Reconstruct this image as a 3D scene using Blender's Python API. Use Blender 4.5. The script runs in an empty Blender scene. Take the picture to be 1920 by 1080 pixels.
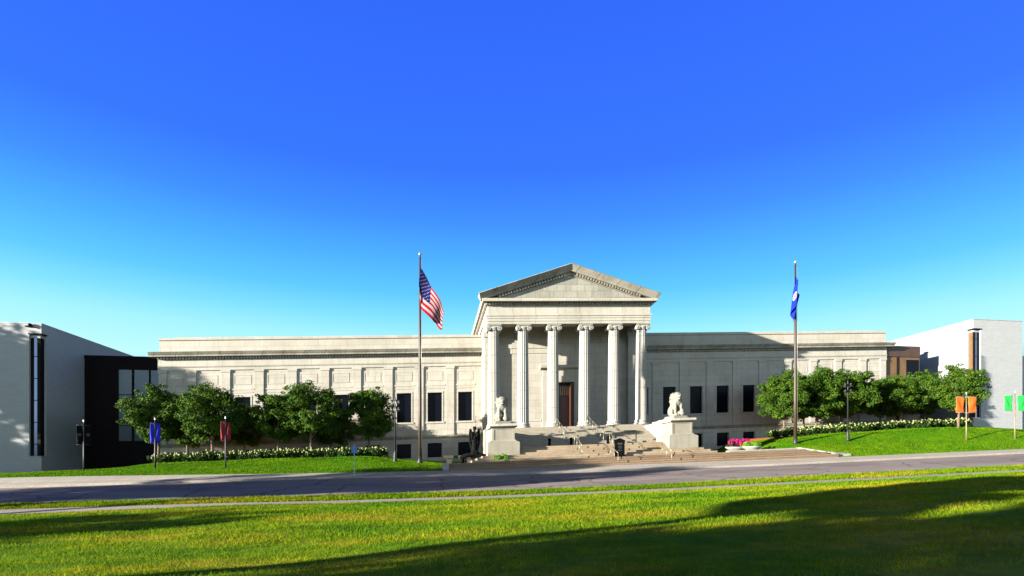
import bpy, math, random
import numpy as np
from mathutils import Vector, Matrix
R = math.radians
random.seed(7); rng = np.random.default_rng(11)
scene = bpy.context.scene
col = scene.collection

# ------------------------------------------------------------------ camera
TH = math.atan(145/1040)
cam_d = bpy.data.cameras.new("camera"); cam = bpy.data.objects.new("camera", cam_d); col.objects.link(cam)
cam.location = (0, 0, 1.6); cam.rotation_euler = (R(90), 0, -TH)
cam_d.sensor_width = 36; cam_d.lens = 1040/1920*36; cam_d.shift_y = 330/1920
cam_d.clip_start = 0.1; cam_d.clip_end = 3000
scene.camera = cam

# ------------------------------------------------------------------ light
SUN_D = Vector((-2.88, -1.0, 0.168*3.049)).normalized()      # towards the sun: low, from the left, a little in front of the facade
sun_d = bpy.data.lights.new("sun", 'SUN'); sun_d.energy = 5.0; sun_d.angle = R(0.5); sun_d.color = (1.0, 0.935, 0.82)
sun = bpy.data.objects.new("sun", sun_d); col.objects.link(sun)
sun.rotation_euler = SUN_D.to_track_quat('Z', 'Y').to_euler(); sun.location = (-60, -20, 40)
scene.view_settings.view_transform = 'Standard'; scene.view_settings.look = 'None'
scene.view_settings.gamma = 1; EXPO = 2.65
scene.view_settings.exposure = EXPO
world = bpy.data.worlds.new("World"); scene.world = world; world.use_nodes = True
wn = world.node_tree; wn.nodes.clear()
def srgb(r, g, b):
    f = lambda c: (c/12.92 if c <= .04045 else ((c+.055)/1.055)**2.4)
    return (f(r/255), f(g/255), f(b/255), 1)
sky = wn.nodes.new('ShaderNodeTexSky'); sky.sky_type = 'NISHITA'; sky.sun_disc = False
sky.sun_elevation = math.asin(SUN_D.z); sky.sun_rotation = math.atan2(SUN_D.x, SUN_D.y) % (2*math.pi)
sky.air_density = 1.0; sky.dust_density = 0.3; sky.ozone_density = 2.0
bg1 = wn.nodes.new('ShaderNodeBackground'); bg1.inputs[1].default_value = 0.06
wn.links.new(sky.outputs[0], bg1.inputs[0])
tc = wn.nodes.new('ShaderNodeTexCoord'); sp = wn.nodes.new('ShaderNodeSeparateXYZ'); wn.links.new(tc.outputs['Generated'], sp.inputs[0])
ramp = wn.nodes.new('ShaderNodeValToRGB'); wn.links.new(sp.outputs['Z'], ramp.inputs[0])
def fill(r_, stops):
    e_ = r_.color_ramp.elements
    while len(e_) < len(stops): e_.new(0.5)
    for e, (p, c) in zip(e_, stops): e.position = p; e.color = srgb(*c)
fill(ramp, [(0.0, (58, 70, 78)), (0.10, (92, 126, 145)), (0.165, (186, 243, 255)), (0.215, (160, 235, 255)), (0.25, (124, 218, 255)), (0.29, (88, 194, 255)), (0.345, (68, 167, 255)),
            (0.40, (54, 136, 254)), (0.465, (45, 111, 252)), (0.64, (41, 98, 240)), (0.74, (16, 42, 120)), (1.0, (8, 20, 56))])  # unseen zenith and lowest band darkened to deepen the ground shade
# unseen sky behind the camera, shaped as fill: boosted pale low band, dark above
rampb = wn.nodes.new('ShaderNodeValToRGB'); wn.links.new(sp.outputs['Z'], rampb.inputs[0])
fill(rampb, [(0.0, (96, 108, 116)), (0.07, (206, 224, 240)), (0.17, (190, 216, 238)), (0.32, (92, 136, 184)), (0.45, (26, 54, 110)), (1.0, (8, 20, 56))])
for e in list(rampb.color_ramp.elements)[:3]: e.color = tuple(c*5.4 for c in e.color[:3])+(1,)  # low band boosted to brighten the shaded facade
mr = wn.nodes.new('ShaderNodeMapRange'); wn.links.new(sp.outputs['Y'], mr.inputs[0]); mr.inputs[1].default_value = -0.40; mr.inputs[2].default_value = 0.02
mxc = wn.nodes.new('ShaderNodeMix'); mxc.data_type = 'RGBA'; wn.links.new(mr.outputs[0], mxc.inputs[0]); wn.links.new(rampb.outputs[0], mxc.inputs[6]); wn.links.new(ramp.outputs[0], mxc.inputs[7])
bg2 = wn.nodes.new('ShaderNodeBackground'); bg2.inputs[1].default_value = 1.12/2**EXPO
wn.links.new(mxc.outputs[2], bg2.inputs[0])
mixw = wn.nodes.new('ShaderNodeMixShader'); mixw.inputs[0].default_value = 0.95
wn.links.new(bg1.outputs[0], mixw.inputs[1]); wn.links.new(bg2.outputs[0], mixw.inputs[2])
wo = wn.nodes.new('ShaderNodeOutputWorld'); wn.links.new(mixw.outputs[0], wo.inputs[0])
scene.cycles.max_bounces = 6; scene.cycles.diffuse_bounces = 3; scene.cycles.glossy_bounces = 3
scene.cycles.transmission_bounces = 3; scene.cycles.transparent_max_bounces = 6
scene.cycles.use_denoising = True

# ------------------------------------------------------------------ the lie of the land: the whole street climbs to the right
S = 0.042; XC = 12.27
ROWS = [
 (-60, [(-60, .75), (60, .5)]),
 (10,  [(-20, .80), (-5, .56), (0, .51), (30, .50)]),
 (17,  [(-20, .82), (-8, .66), (0, .53), (30, .50)]),
 (23.5, [(-17, .86), (-8, .80), (-4, .66), (2.5, .54), (10, .48), (30, .53)]),
 (25.0, [(-17.5, 1.0), (-8.7, .82), (-4, .68), (2.5, .56), (10.6, .49), (30, .53)]),
 (26.5, [(-18.4, 1.16), (-9.2, .96), (-4.3, .85), (2.7, .69), (11, .61), (21, .68), (32, .67)]),
 (35.5, [(-25, 1.76), (-12, 1.56), (-5.7, 1.46), (3.6, 1.22), (15, 1.08), (22, 1.02), (42, 1.05)]),
 (38.3, [(-26.6, 2.38), (-21.8, 2.27), (-13.3, 2.0), (-6.2, 1.78), (3.8, 1.56), (16, 1.48), (30, 1.36), (46, 1.36)]),
 (41.5, [(-40, 2.7), (-26, 2.70), (-19, 2.58), (-14.6, 2.46), (-3, 2.26), (0, 2.08), (28, 2.06), (30, 2.26), (35, 2.22), (45, 2.22), (52, 2.22)]),
 (44.0, [(-40, 2.75), (-24.5, 2.62), (-21.8, 2.88), (-20, 2.98), (-10.6, 2.95), (-5.1, 2.88), (-1.9, 2.36), (.6, 2.06), (26, 2.05), (27.6, 2.33),
         (29.0, 2.85), (31.2, 3.0), (36.3, 3.26), (43.7, 3.42), (47, 3.42), (49.7, 3.2), (53.7, 2.8), (70, 2.7)]),
 (47.5, [(-45, 2.8), (-25, 2.75), (-22.5, 3.08), (-13, 3.06), (-4.5, 2.96), (-2.2, 2.5), (.6, 2.06), (26, 2.05), (28, 2.4), (31, 3.26), (36, 3.42),
         (41.6, 3.58), (49.6, 3.66), (52.5, 3.55), (54, 3.4), (60, 2.75), (80, 2.7)]),
 (55.0, [(-45, 2.8), (-26, 2.9), (-22.5, 3.1), (-4.5, 3.0), (-2.4, 2.6), (1, 2.3), (24, 2.1), (30, 2.3), (31.5, 3.3), (50, 3.75), (60, 3.2)]),
 (90,  [(-60, 2.9), (80, 2.9)]),
 (400, [(-60, 2.9), (80, 2.9)]),
]
RY = [r[0] for r in ROWS]
def tzl(x, y):
    if y <= RY[0]: i, t = 0, 0.
    elif y >= RY[-1]: i, t = len(RY)-2, 1.
    else:
        i = max(k for k in range(len(RY)-1) if RY[k] <= y); t = (y-RY[i])/(RY[i+1]-RY[i])
    def row(k):
        xs = [p[0] for p in ROWS[k][1]]; zs = [p[1] for p in ROWS[k][1]]
        return sum(float(np.interp(x+d, xs, zs)) for d in (-.8, -.4, 0, .4, .8))/5
    return row(i)*(1-t)+row(i+1)*t
def shz(x): return S*(max(-90, min(110, x))-XC)
def tz(x, y): return tzl(x, y)+shz(x)

# ------------------------------------------------------------------ materials
MATS = {}
class NT:
    def __init__(self, name):
        self.m = bpy.data.materials.new(name); self.m.use_nodes = True
        self.t = self.m.node_tree; self.t.nodes.clear()
        self.out = self.n('ShaderNodeOutputMaterial'); self.b = self.n('ShaderNodeBsdfPrincipled')
        self.l(self.b.outputs[0], self.out.inputs[0])
    def n(self, k, **kw):
        x = self.t.nodes.new(k)
        for a, v in kw.items(): setattr(x, a, v)
        return x
    def l(self, a, b): self.t.links.new(a, b)
    def pos(self): return self.n('ShaderNodeNewGeometry').outputs['Position']
    def math(self, op, a, b=None):
        x = self.n('ShaderNodeMath', operation=op)
        for i, v in enumerate((a, b)):
            if v is None: continue
            if isinstance(v, (int, float)): x.inputs[i].default_value = v
            else: self.l(v, x.inputs[i])
        return x.outputs[0]
    def noise(self, vec, scale, detail=4, rough=.55):
        x = self.n('ShaderNodeTexNoise'); x.inputs['Scale'].default_value = scale; x.inputs['Detail'].default_value = detail
        x.inputs['Roughness'].default_value = rough
        if vec is not None: self.l(vec, x.inputs['Vector'])
        return x.outputs['Fac']
    def ramp(self, fac, stops):
        x = self.n('ShaderNodeValToRGB'); e = x.color_ramp.elements
        while len(e) < len(stops): e.new(.5)
        for q, (p, c) in zip(e, stops): q.position = p; q.color = (*c, 1) if len(c) == 3 else c
        self.l(fac, x.inputs[0]); return x.outputs[0]
    def mix(self, a, b, fac, mode='MIX'):
        x = self.n('ShaderNodeMix', data_type='RGBA', blend_type=mode)
        for i, v in ((0, fac), (6, a), (7, b)):
            if isinstance(v, (int, float)): x.inputs[i].default_value = v
            elif isinstance(v, tuple): x.inputs[i].default_value = (*v, 1) if len(v) == 3 else v
            else: self.l(v, x.inputs[i])
        return x.outputs[2]
    def bump(self, h, strength=.3, dist=.02):
        x = self.n('ShaderNodeBump'); x.inputs['Strength'].default_value = strength; x.inputs['Distance'].default_value = dist
        self.l(h, x.inputs['Height']); self.l(x.outputs[0], self.b.inputs['Normal'])
    def set(self, color=None, rough=.7, metal=0., spec=.3):
        if color is not None:
            if isinstance(color, tuple): self.b.inputs['Base Color'].default_value = (*color[:3], 1)
            else: self.l(color, self.b.inputs['Base Color'])
        self.b.inputs['Roughness'].default_value = rough; self.b.inputs['Metallic'].default_value = metal
        self.b.inputs['Specular IOR Level'].default_value = spec
        return self.m
def stretch(nt, vec, sc):
    x = nt.n('ShaderNodeMapping'); x.inputs['Scale'].default_value = sc; nt.l(vec, x.inputs['Vector']); return x.outputs[0]

def stone(name, c1, c2, mortar, bw, rh, ms=.008, stain=.35, offs=.5, zoff=0., stain_col=(.62, .58, .48), rough=.8, bump=.25):
    t = NT(name); p = t.pos(); s = t.n('ShaderNodeSeparateXYZ'); t.l(p, s.inputs[0])
    u = t.math('ADD', s.outputs[0], s.outputs[1])
    v = t.math('SUBTRACT', t.math('SUBTRACT', s.outputs[2], t.math('MULTIPLY', s.outputs[0], S)), zoff - S*XC)
    cb = t.n('ShaderNodeCombineXYZ'); t.l(u, cb.inputs[0]); t.l(v, cb.inputs[1])
    b = t.n('ShaderNodeTexBrick'); b.offset = offs; t.l(cb.outputs[0], b.inputs['Vector'])
    b.inputs['Color1'].default_value = (*c1, 1); b.inputs['Color2'].default_value = (*c2, 1); b.inputs['Mortar'].default_value = (*mortar, 1)
    b.inputs['Scale'].default_value = 1; b.inputs['Brick Width'].default_value = bw; b.inputs['Row Height'].default_value = rh
    b.inputs['Mortar Size'].default_value = ms; b.inputs['Mortar Smooth'].default_value = .3; b.inputs['Bias'].default_value = 0
    n1 = t.noise(p, .55, 6, .6); n2 = t.noise(stretch(t, p, (2.2, 2.2, .25)), 1.2, 5, .6); n3 = t.noise(p, 14, 3)
    c = t.mix(b.outputs['Color'], t.mix((1, 1, 1), stain_col, t.ramp(n1, [(.45, (0, 0, 0)), (.75, (1, 1, 1))])), stain, 'MULTIPLY')
    c = t.mix(c, t.mix((1, 1, 1), stain_col, t.ramp(n2, [(.5, (0, 0, 0)), (.8, (1, 1, 1))])), stain, 'MULTIPLY')
    c = t.mix(c, t.ramp(n3, [(.3, (.82, .82, .82)), (.7, (1.08, 1.08, 1.08))]), .6, 'MULTIPLY')
    t.bump(t.math('ADD', t.math('MULTIPLY', b.outputs['Fac'], -.6), t.math('MULTIPLY', n3, .3)), bump, .02)
    return t.set(c, rough, 0, .25)
def plain(name, c, rough=.6, metal=0., spec=.4, var=.2, scale=6, bump=.1):
    t = NT(name); p = t.pos(); n = t.noise(p, scale, 4)
    k0, k1 = 1-var, 1+var
    cc = t.mix(c, t.ramp(n, [(.3, (k0,)*3), (.7, (k1,)*3)]), 1., 'MULTIPLY')
    if bump: t.bump(n, bump, .02)
    return t.set(cc, rough, metal, spec)
M = MATS
M['marble'] = stone('marble_ashlar', (0.278, 0.258, 0.220), (0.248, 0.235, 0.200), (0.155, 0.144, 0.120), 1.35, .61, .010, .45)
M['marble_trim'] = stone('marble_trim', (0.275, 0.258, 0.217), (0.248, 0.234, 0.197), (0.119, 0.107, 0.086), 2.05, 40., .016, .5)
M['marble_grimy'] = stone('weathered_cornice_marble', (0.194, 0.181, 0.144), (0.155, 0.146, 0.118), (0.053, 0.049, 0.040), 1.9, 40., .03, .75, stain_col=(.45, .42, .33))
M['tympanum'] = stone('tympanum_marble', (0.224, 0.214, 0.178), (0.154, 0.154, 0.131), (0.092, 0.089, 0.074), 1.3, .58, .014, .6)
M['column'] = stone('column_marble', (0.215, 0.209, 0.185), (0.206, 0.201, 0.179), (0.089, 0.082, 0.074), 60., 1.62, .016, .2, zoff=5.2)
M['statue'] = plain('statue_marble', (0.123, 0.116, 0.097), .8, 0, .2, .18, 5, .3)
M['pedestal'] = stone('pedestal_granite', (0.181, 0.169, 0.134), (0.169, 0.157, 0.126), (0.130, 0.118, 0.097), 30, 30, .01, .6)
M['step'] = stone('step_granite', (0.222, 0.171, 0.113), (0.184, 0.139, 0.092), (0.123, 0.094, 0.064), 60., .15, .010, .5, stain_col=(.5, .42, .3))  # dark row lines at the tread edges paint in nosing shadow
M['stepbrown'] = stone('brown_step_granite', (.165, .112, .068), (.130, .088, .054), (.05, .034, .022), 60., .15, .014, .5)  # row lines again stand for the shadow under each nosing
M['stepgrey'] = stone('landing_granite', (0.218, 0.198, 0.155), (0.187, 0.163, 0.125), (0.125, 0.109, 0.083), 60., .15, .010, .5)  # same painted shadow lines at the tread edges
M['brick'] = stone('white_painted_brick', (.228, .234, .238), (.210, .215, .218), (.175, .175, .175), .62, .17, .010, .2, stain_col=(.78, .78, .77), rough=.6, bump=.22)
M['glass'] = NT('dark_window_glass').set((.002, .0025, .005), .2, 0, .03)
M['mirror'] = NT('slit_window_glass').set((.045, .058, .080), .04, 1., .5)
M['teal'] = NT('link_window_glass').set((.030, .046, .052), .2, .2, .2)
M['bronze'] = plain('dark_bronze_panel', (0.006, 0.004, 0.004), .7, .0, .06, .2, 3, 0)  # brown panel darkened to carry the left link's shade; also frames, mullions
M['brown'] = plain('brown_metal_panel', (0.082, 0.044, 0.017), .5, .0, .3, .2, 3, 0)
M['brownband'] = plain('brown_fascia_panel', (0.033, 0.018, 0.011), .5, .0, .3, .25, 3, 0)
M['door'] = plain('brown_door_wood', (0.052, 0.015, 0.007), .5, 0, .4, .35, 9, .1)
M['doordark'] = plain('dark_doorway', (.010, .008, .007), .5, 0, .3, .2, 3, 0)
M['grille'] = plain('bronze_grille', (.25, .16, .07), .45, .3, .4, .2, 9, 0)
M['polebrown'] = plain('brown_flagpole_paint', (.024, .014, .009), .5, .0, .3, .15, 3, 0)
M['poledark'] = plain('dark_post_paint', (.010, .010, .010), .55, .0, .3, .2, 5, 0)
M['polewood'] = plain('tan_post_paint', (0.113, 0.083, 0.046), .5, .1, .4, .2, 5, 0)
M['steel'] = plain('pale_metal', (0.243, 0.235, 0.216), .35, .4, .5, .1, 9, 0)
M['rail'] = plain('handrail_bronze', (0.172, 0.163, 0.112), .4, .5, .5, .2, 9, 0)
M['bronze_statue'] = plain('bronze_statue_patina', (.0035, .004, .004), .8, 0, .04, .4, 7, .2)
M['black'] = plain('black_paint', (.003, .003, .003), .7, 0, .04, .1, 5, 0)
M['concrete'] = plain('planter_concrete', (0.194, 0.186, 0.163), .85, 0, .2, .2, 6, .3)
M['benchstone'] = plain('bench_stone', (.045, .042, .036), .9, 0, .1, .25, 6, .3)  # stone darkened to put the bench's shade into its colour
M['greenpost'] = plain('green_signpost_paint', (.16, .26, .19), .5, .2, .4, .15, 6, 0)
M['signblue'] = plain('blue_sign_face', (.03, .10, .26), .45, 0, .4, .2, 20, 0)
M['signgrey'] = plain('grey_lettering', (.05, .05, .046), .7, 0, .1, .1, 5, 0)
M['red'] = plain('flag_red', (.17, .004, .008), .8, 0, .05, .08, 5, 0)
M['white'] = plain('flag_white', (.19, .175, .185), .8, 0, .05, .05, 5, 0)
M['navy'] = plain('flag_navy', (.004, .004, .045), .8, 0, .05, .1, 5, 0)
M['stateblue'] = plain('state_flag_blue', (.004, .012, .20), .8, 0, .05, .1, 5, 0)
M['banner_blue'] = plain('banner_blue', (0.003, 0.009, 0.302), .65, 0, .2, .08, 3, 0)
M['banner_red'] = plain('banner_red', (0.147, 0.005, 0.010), .65, 0, .2, .08, 3, 0)
M['banner_black'] = plain('banner_black', (.0025, .0025, .003), .8, 0, .05, .08, 3, 0)
M['banner_orange'] = plain('banner_orange', (0.351, 0.062, 0.005), .65, 0, .2, .06, 3, 0)
M['banner_green'] = plain('banner_green', (0.012, 0.310, 0.037), .65, 0, .2, .06, 3, 0)
M['darkgreen'] = plain('dark_green_print', (.01, .16, .04), .65, 0, .2, .06, 3, 0)
M['bark'] = plain('tree_bark', (.085, .060, .040), .9, 0, .2, .4, 12, .5)
M['mulch'] = plain('bark_mulch', (0.201, 0.066, 0.020), .95, 0, .1, .5, 14, .8)
M['flowerpale'] = plain('pale_hydrangea_petals', (0.151, 0.163, 0.060), .8, 0, .2, .15, 9, 0)
M['flowerpink'] = plain('magenta_petals', (0.242, 0.004, 0.067), .75, 0, .2, .2, 9, 0)

def leafmat(name, dark, light, trans=.3, nscale=1.6):
    t = NT(name); p = t.pos(); n = t.noise(p, nscale, 3); n2 = t.noise(p, 23, 2)
    c = t.mix(dark, light, t.ramp(n, [(.35, (0, 0, 0)), (.68, (1, 1, 1))]))
    c = t.mix(c, t.ramp(n2, [(.3, (.65,)*3), (.7, (1.3,)*3)]), .8, 'MULTIPLY')
    t.set(c, .7, 0, .08)
    tr = t.n('ShaderNodeBsdfTranslucent'); t.l(c, tr.inputs[0])
    mx = t.n('ShaderNodeMixShader'); mx.inputs[0].default_value = trans
    t.l(t.b.outputs[0], mx.inputs[1]); t.l(tr.outputs[0], mx.inputs[2]); t.l(mx.outputs[0], t.out.inputs[0])
    return t.m
M['leaf'] = leafmat('tree_leaves', (.010, .034, .003), (.047, .084, .005), .10)
M['leafdark'] = leafmat('street_tree_leaves', (.03, .08, .015), (.06, .14, .02), .2)
M['shrubleaf'] = leafmat('shrub_leaves', (.010, .028, .005), (.026, .060, .008), .14)
M['brightleaf'] = leafmat('planter_leaves', (.06, .18, .012), (.13, .30, .02), .25)

def grassmat(name, blades):
    t = NT(name); p = t.pos(); s = t.n('ShaderNodeSeparateXYZ'); t.l(p, s.inputs[0])
    n1 = t.noise(stretch(t, p, (.5, 1.1, 1)), .35, 5, .62); n2 = t.noise(p, 1.7, 4, .6); n3 = t.noise(p, 26, 2)
    near = t.ramp(n1, [(.36, (.050, .115, .003)), (.50, (.098, .150, .003)), (.62, (.18, .168, .008)), (.78, (.215, .172, .020))])
    far = t.ramp(n1, [(.35, (.040, .112, .002)), (.65, (.070, .134, .002))])
    mask = t.n('ShaderNodeMapRange'); mask.inputs[1].default_value = 25; mask.inputs[2].default_value = 37
    t.l(s.outputs[1], mask.inputs[0])
    c = t.mix(near, far, mask.outputs[0])
    c = t.mix(c, t.ramp(n2, [(.3, (.58, .70, .6)), (.7, (1.28, 1.2, 1.2))]), .9, 'MULTIPLY')
    c = t.mix(c, t.ramp(n3, [(.3, (.6,)*3), (.7, (1.3,)*3)]), .7, 'MULTIPLY')
    t.set(c, .8, 0, .03)
    if blades:
        tr = t.n('ShaderNodeBsdfTranslucent'); t.l(c, tr.inputs[0])
        mx = t.n('ShaderNodeMixShader'); mx.inputs[0].default_value = .3
        t.l(t.b.outputs[0], mx.inputs[1]); t.l(tr.outputs[0], mx.inputs[2]); t.l(mx.outputs[0], t.out.inputs[0])
    else:
        t.bump(t.math('ADD', n3, n2), .8, .05)
    return t.m
M['ground'] = grassmat('lawn_turf', False); M['blade'] = grassmat('lawn_blades', True)
def paving(name, ca, cb, sc, joint=None, rough=.85, crack=False):
    t = NT(name); p = t.pos(); n1 = t.noise(p, .5, 6, .65); n2 = t.noise(p, sc, 3); n3 = t.noise(stretch(t, p, (.06, 1.6, 1)), 1.2, 4)
    c = t.mix(ca, cb, t.ramp(n1, [(.3, (0, 0, 0)), (.7, (1, 1, 1))]))
    c = t.mix(c, t.ramp(n2, [(.3, (.72,)*3), (.7, (1.25,)*3)]), .8, 'MULTIPLY')
    c = t.mix(c, t.ramp(n3, [(.35, (.8,)*3), (.65, (1.12,)*3)]), .7, 'MULTIPLY')
    if crack:
        vo = t.n('ShaderNodeTexVoronoi', feature='DISTANCE_TO_EDGE'); vo.inputs['Scale'].default_value = .22
        wv = t.mix(p, (0, 0, 0), .0); nz = t.n('ShaderNodeTexNoise'); nz.inputs['Scale'].default_value = .9; t.l(p, nz.inputs['Vector'])
        va = t.n('ShaderNodeVectorMath', operation='ADD'); t.l(p, va.inputs[0]); t.l(nz.outputs['Color'], va.inputs[1]); t.l(va.outputs[0], vo.inputs['Vector'])
        c = t.mix(c, (.035, .03, .028), t.math('MULTIPLY', t.math('LESS_THAN', vo.outputs['Distance'], .012), .75))
        pt = t.noise(stretch(t, p, (.16, .5, 1)), .8, 1); c = t.mix(c, t.ramp(pt, [(.56, (1, 1, 1)), (.57, (.78, .78, .8))]), 1., 'MULTIPLY')
    if joint:
        s = t.n('ShaderNodeSeparateXYZ'); t.l(p, s.inputs[0])
        m = t.math('LESS_THAN', t.math('FRACT', t.math('DIVIDE', s.outputs[0], joint)), .018)
        c = t.mix(c, (.12, .11, .10), t.math('MULTIPLY', m, .7))
    t.bump(n2, .25, .01); return t.set(c, rough, 0, .25)
M['asphalt'] = paving('worn_asphalt', (0.141, 0.115, 0.104), (0.178, 0.144, 0.130), 30, crack=True)
M['walk'] = paving('pavement_concrete', (0.228, 0.200, 0.165), (0.273, 0.245, 0.206), 12, 2.3)
M['path'] = paving('footpath_concrete', (0.175, 0.152, 0.134), (0.222, 0.193, 0.169), 12, 1.6)
M['kerbm'] = paving('kerb_concrete', (0.170, 0.150, 0.129), (0.217, 0.191, 0.160), 8, 3.0)
M['terr'] = paving('terrace_granite', (0.184, 0.158, 0.122), (0.158, 0.128, 0.092), 6, 1.8)

# ------------------------------------------------------------------ mesh builder
class MB:
    def __init__(self): self.v = []; self.f = []; self.mi = []; self.mats = []; self.sm = []
    def mat(self, k):
        if k not in self.mats: self.mats.append(k)
        return self.mats.index(k)
    def add(self, verts, faces, m=None, smooth=False):
        o = len(self.v); self.v += [tuple(p) for p in verts]
        k = self.mat(m)
        for f in faces: self.f.append(tuple(i+o for i in f)); self.mi.append(k); self.sm.append(smooth)
    def box(self, x0, x1, y0, y1, z0, z1, m=None):
        v = [(x, y, z) for z in (z0, z1) for (x, y) in ((x0, y0), (x1, y0), (x1, y1), (x0, y1))]
        self.add(v, [(3, 2, 1, 0), (4, 5, 6, 7), (0, 1, 5, 4), (1, 2, 6, 5), (2, 3, 7, 6), (3, 0, 4, 7)], m)
    def prism_x(self, prof, x0, x1, m=None):          # prof: (y,z) points
        n = len(prof); v = [(x0, y, z) for y, z in prof]+[(x1, y, z) for y, z in prof]
        f = [(i, (i+1) % n, n+(i+1) % n, n+i) for i in range(n)]+[tuple(range(n-1, -1, -1)), tuple(range(n, 2*n))]
        self.add(v, f, m)
    def prism_y(self, prof, y0, y1, m=None):          # prof: (x,z) points
        n = len(prof); v = [(x, y0, z) for x, z in prof]+[(x, y1, z) for x, z in prof]
        f = [((i+1) % n, i, n+i, n+(i+1) % n) for i in range(n)]+[tuple(range(n)), tuple(range(2*n-1, n-1, -1))]
        self.add(v, f, m)
    def loft(self, rings, m=None, smooth=False, cap=True):
        n = len(rings[0]); v = [p for r in rings for p in r]; f = []
        for k in range(len(rings)-1):
            for i in range(n): f.append((k*n+i, k*n+(i+1) % n, (k+1)*n+(i+1) % n, (k+1)*n+i))
        if cap: f += [tuple(range(n-1, -1, -1)), tuple(range((len(rings)-1)*n, len(rings)*n))]
        self.add(v, f, m, smooth)
    def lathe(self, prof, cx, cy, n=20, m=None, smooth=True):   # prof: (r,z)
        self.loft([[(cx+r*math.cos(2*math.pi*i/n), cy+r*math.sin(2*math.pi*i/n), z) for i in range(n)] for r, z in prof], m, smooth)
    def tube(self, pts, rad, n=8, m=None, smooth=True):
        pts = [Vector(p) for p in pts]; rs = rad if isinstance(rad, (list, tuple)) else [rad]*len(pts); rings = []
        for i, p in enumerate(pts):
            d = (pts[min(i+1, len(pts)-1)]-pts[max(i-1, 0)]).normalized()
            a = d.orthogonal().normalized() if i == 0 else (a - d*a.dot(d)).normalized()
            b = d.cross(a); rings.append([tuple(p+(a*math.cos(2*math.pi*k/n)+b*math.sin(2*math.pi*k/n))*rs[i]) for k in range(n)])
        self.loft(rings, m, smooth)
    def ball(self, c, r, m=None, nu=12, nv=8):
        rx, ry, rz = r if isinstance(r, (tuple, list)) else (r, r, r)
        rings = []
        for j in range(nv+1):
            a = -math.pi/2+math.pi*j/nv; q = max(math.cos(a), 1e-3)
            rings.append([(c[0]+rx*q*math.cos(2*math.pi*i/nu), c[1]+ry*q*math.sin(2*math.pi*i/nu), c[2]+rz*math.sin(a)) for i in range(nu)])
        self.loft(rings, m, True)
    def shear(self): self.v = [(x, y, z+S*(x-XC)) for x, y, z in self.v]; return self
    def move(self, dx, dy, dz): self.v = [(x+dx, y+dy, z+dz) for x, y, z in self.v]; return self
    def build(self, name, m=None, parent=None, off=None):
        me = bpy.data.meshes.new(name)
        off = off if off is not None else (world_loc(parent) if parent is not None else Vector((0, 0, 0)))
        me.from_pydata([(x-off[0], y-off[1], z-off[2]) for x, y, z in self.v], [], self.f)
        for k in self.mats: me.materials.append(M[k if k is not None else m])
        me.polygons.foreach_set('material_index', self.mi); me.polygons.foreach_set('use_smooth', self.sm)
        me.update()
        o = bpy.data.objects.new(name, me); col.objects.link(o)
        if parent is not None: o.parent = parent
        return o
def world_loc(o):
    l = Vector((0, 0, 0))
    while o is not None: l = l+Vector(o.location); o = o.parent
    return l
def tag(o, label=None, cat=None, group=None, kind=None):
    if label: o['label'] = label
    if cat: o['category'] = cat
    if group: o['group'] = group
    if kind: o['kind'] = kind
    return o
def empty(name, loc, label, cat, group=None):
    o = bpy.data.objects.new(name, None); col.objects.link(o); o.location = loc; o.empty_display_size = .3
    return tag(o, label, cat, group)
def copy_tree(o, parent=None):
    c = o.copy(); col.objects.link(c)
    if parent is not None: c.parent = parent
    for ch in list(o.children): copy_tree(ch, c)
    return c
def fast_mesh(name, verts, faces_flat, nper, mats, mat_idx=None, smooth=False):
    me = bpy.data.meshes.new(name); nv = len(verts); nf = len(faces_flat)//nper
    me.vertices.add(nv); me.vertices.foreach_set('co', np.ascontiguousarray(verts, dtype=np.float32).ravel())
    me.loops.add(nf*nper); me.loops.foreach_set('vertex_index', np.ascontiguousarray(faces_flat, dtype=np.int32))
    me.polygons.add(nf); me.polygons.foreach_set('loop_start', np.arange(0, nf*nper, nper, dtype=np.int32))
    if mat_idx is not None: me.polygons.foreach_set('material_index', np.ascontiguousarray(mat_idx, dtype=np.int32))
    for m in mats: me.materials.append(m)
    me.update(calc_edges=True); me.validate(); return me

# ------------------------------------------------------------------ ground, road, pavements
def sheet(name, xs, ys, zf, mat, kind='structure', label=None, thick=None):
    nx, ny = len(xs), len(ys)
    v = [(x, y, zf(x, y)) for y in ys for x in xs]
    f = [(j*nx+i, j*nx+i+1, (j+1)*nx+i+1, (j+1)*nx+i) for j in range(ny-1) for i in range(nx-1)]
    me = bpy.data.meshes.new(name); me.from_pydata(v, [], f); me.materials.append(mat)
    me.polygons.foreach_set('use_smooth', [True]*len(f)); me.update()
    o = bpy.data.objects.new(name, me); col.objects.link(o); tag(o, label, None, None, kind); return o
XS = [-900, -400, -200, -120, -90, -75]+list(np.arange(-60, 85.1, .6))+[100, 120, 160, 250, 500, 900]
YS = [-500, -200, -100, -60, -40, -20, -10, 0]+list(np.arange(3, 23.4, 1.2))+[23.5, 25, 26.2, 26.48, 26.52, 28, 32, 35.48, 35.7, 37, 38.28, 38.32]+list(np.arange(38.9, 58.1, .6))+[60, 65, 70, 80, 90, 120, 250, 900]
def gz(x, y):
    z = tz(x, y)
    if 26.5 < y < 38.3: z -= .12
    if 1.0 < x < 28.0 and 38.3 < y < 53: z -= .10
    if -1.0 < x < 31 and 38.31 < y < 41: z = min(z, shz(x)+1.36+max(0, (y-38.3))*.2)
    h = .05*math.sin(x*.9+1.3*math.sin(y*.7))+.04*math.sin(y*1.1+x*.35)
    if y < 23.3: z += h*.5*min(1, (23.3-y)/4)
    elif y > 39 and not (0 < x < 29): z += h*.5
    return z
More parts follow.
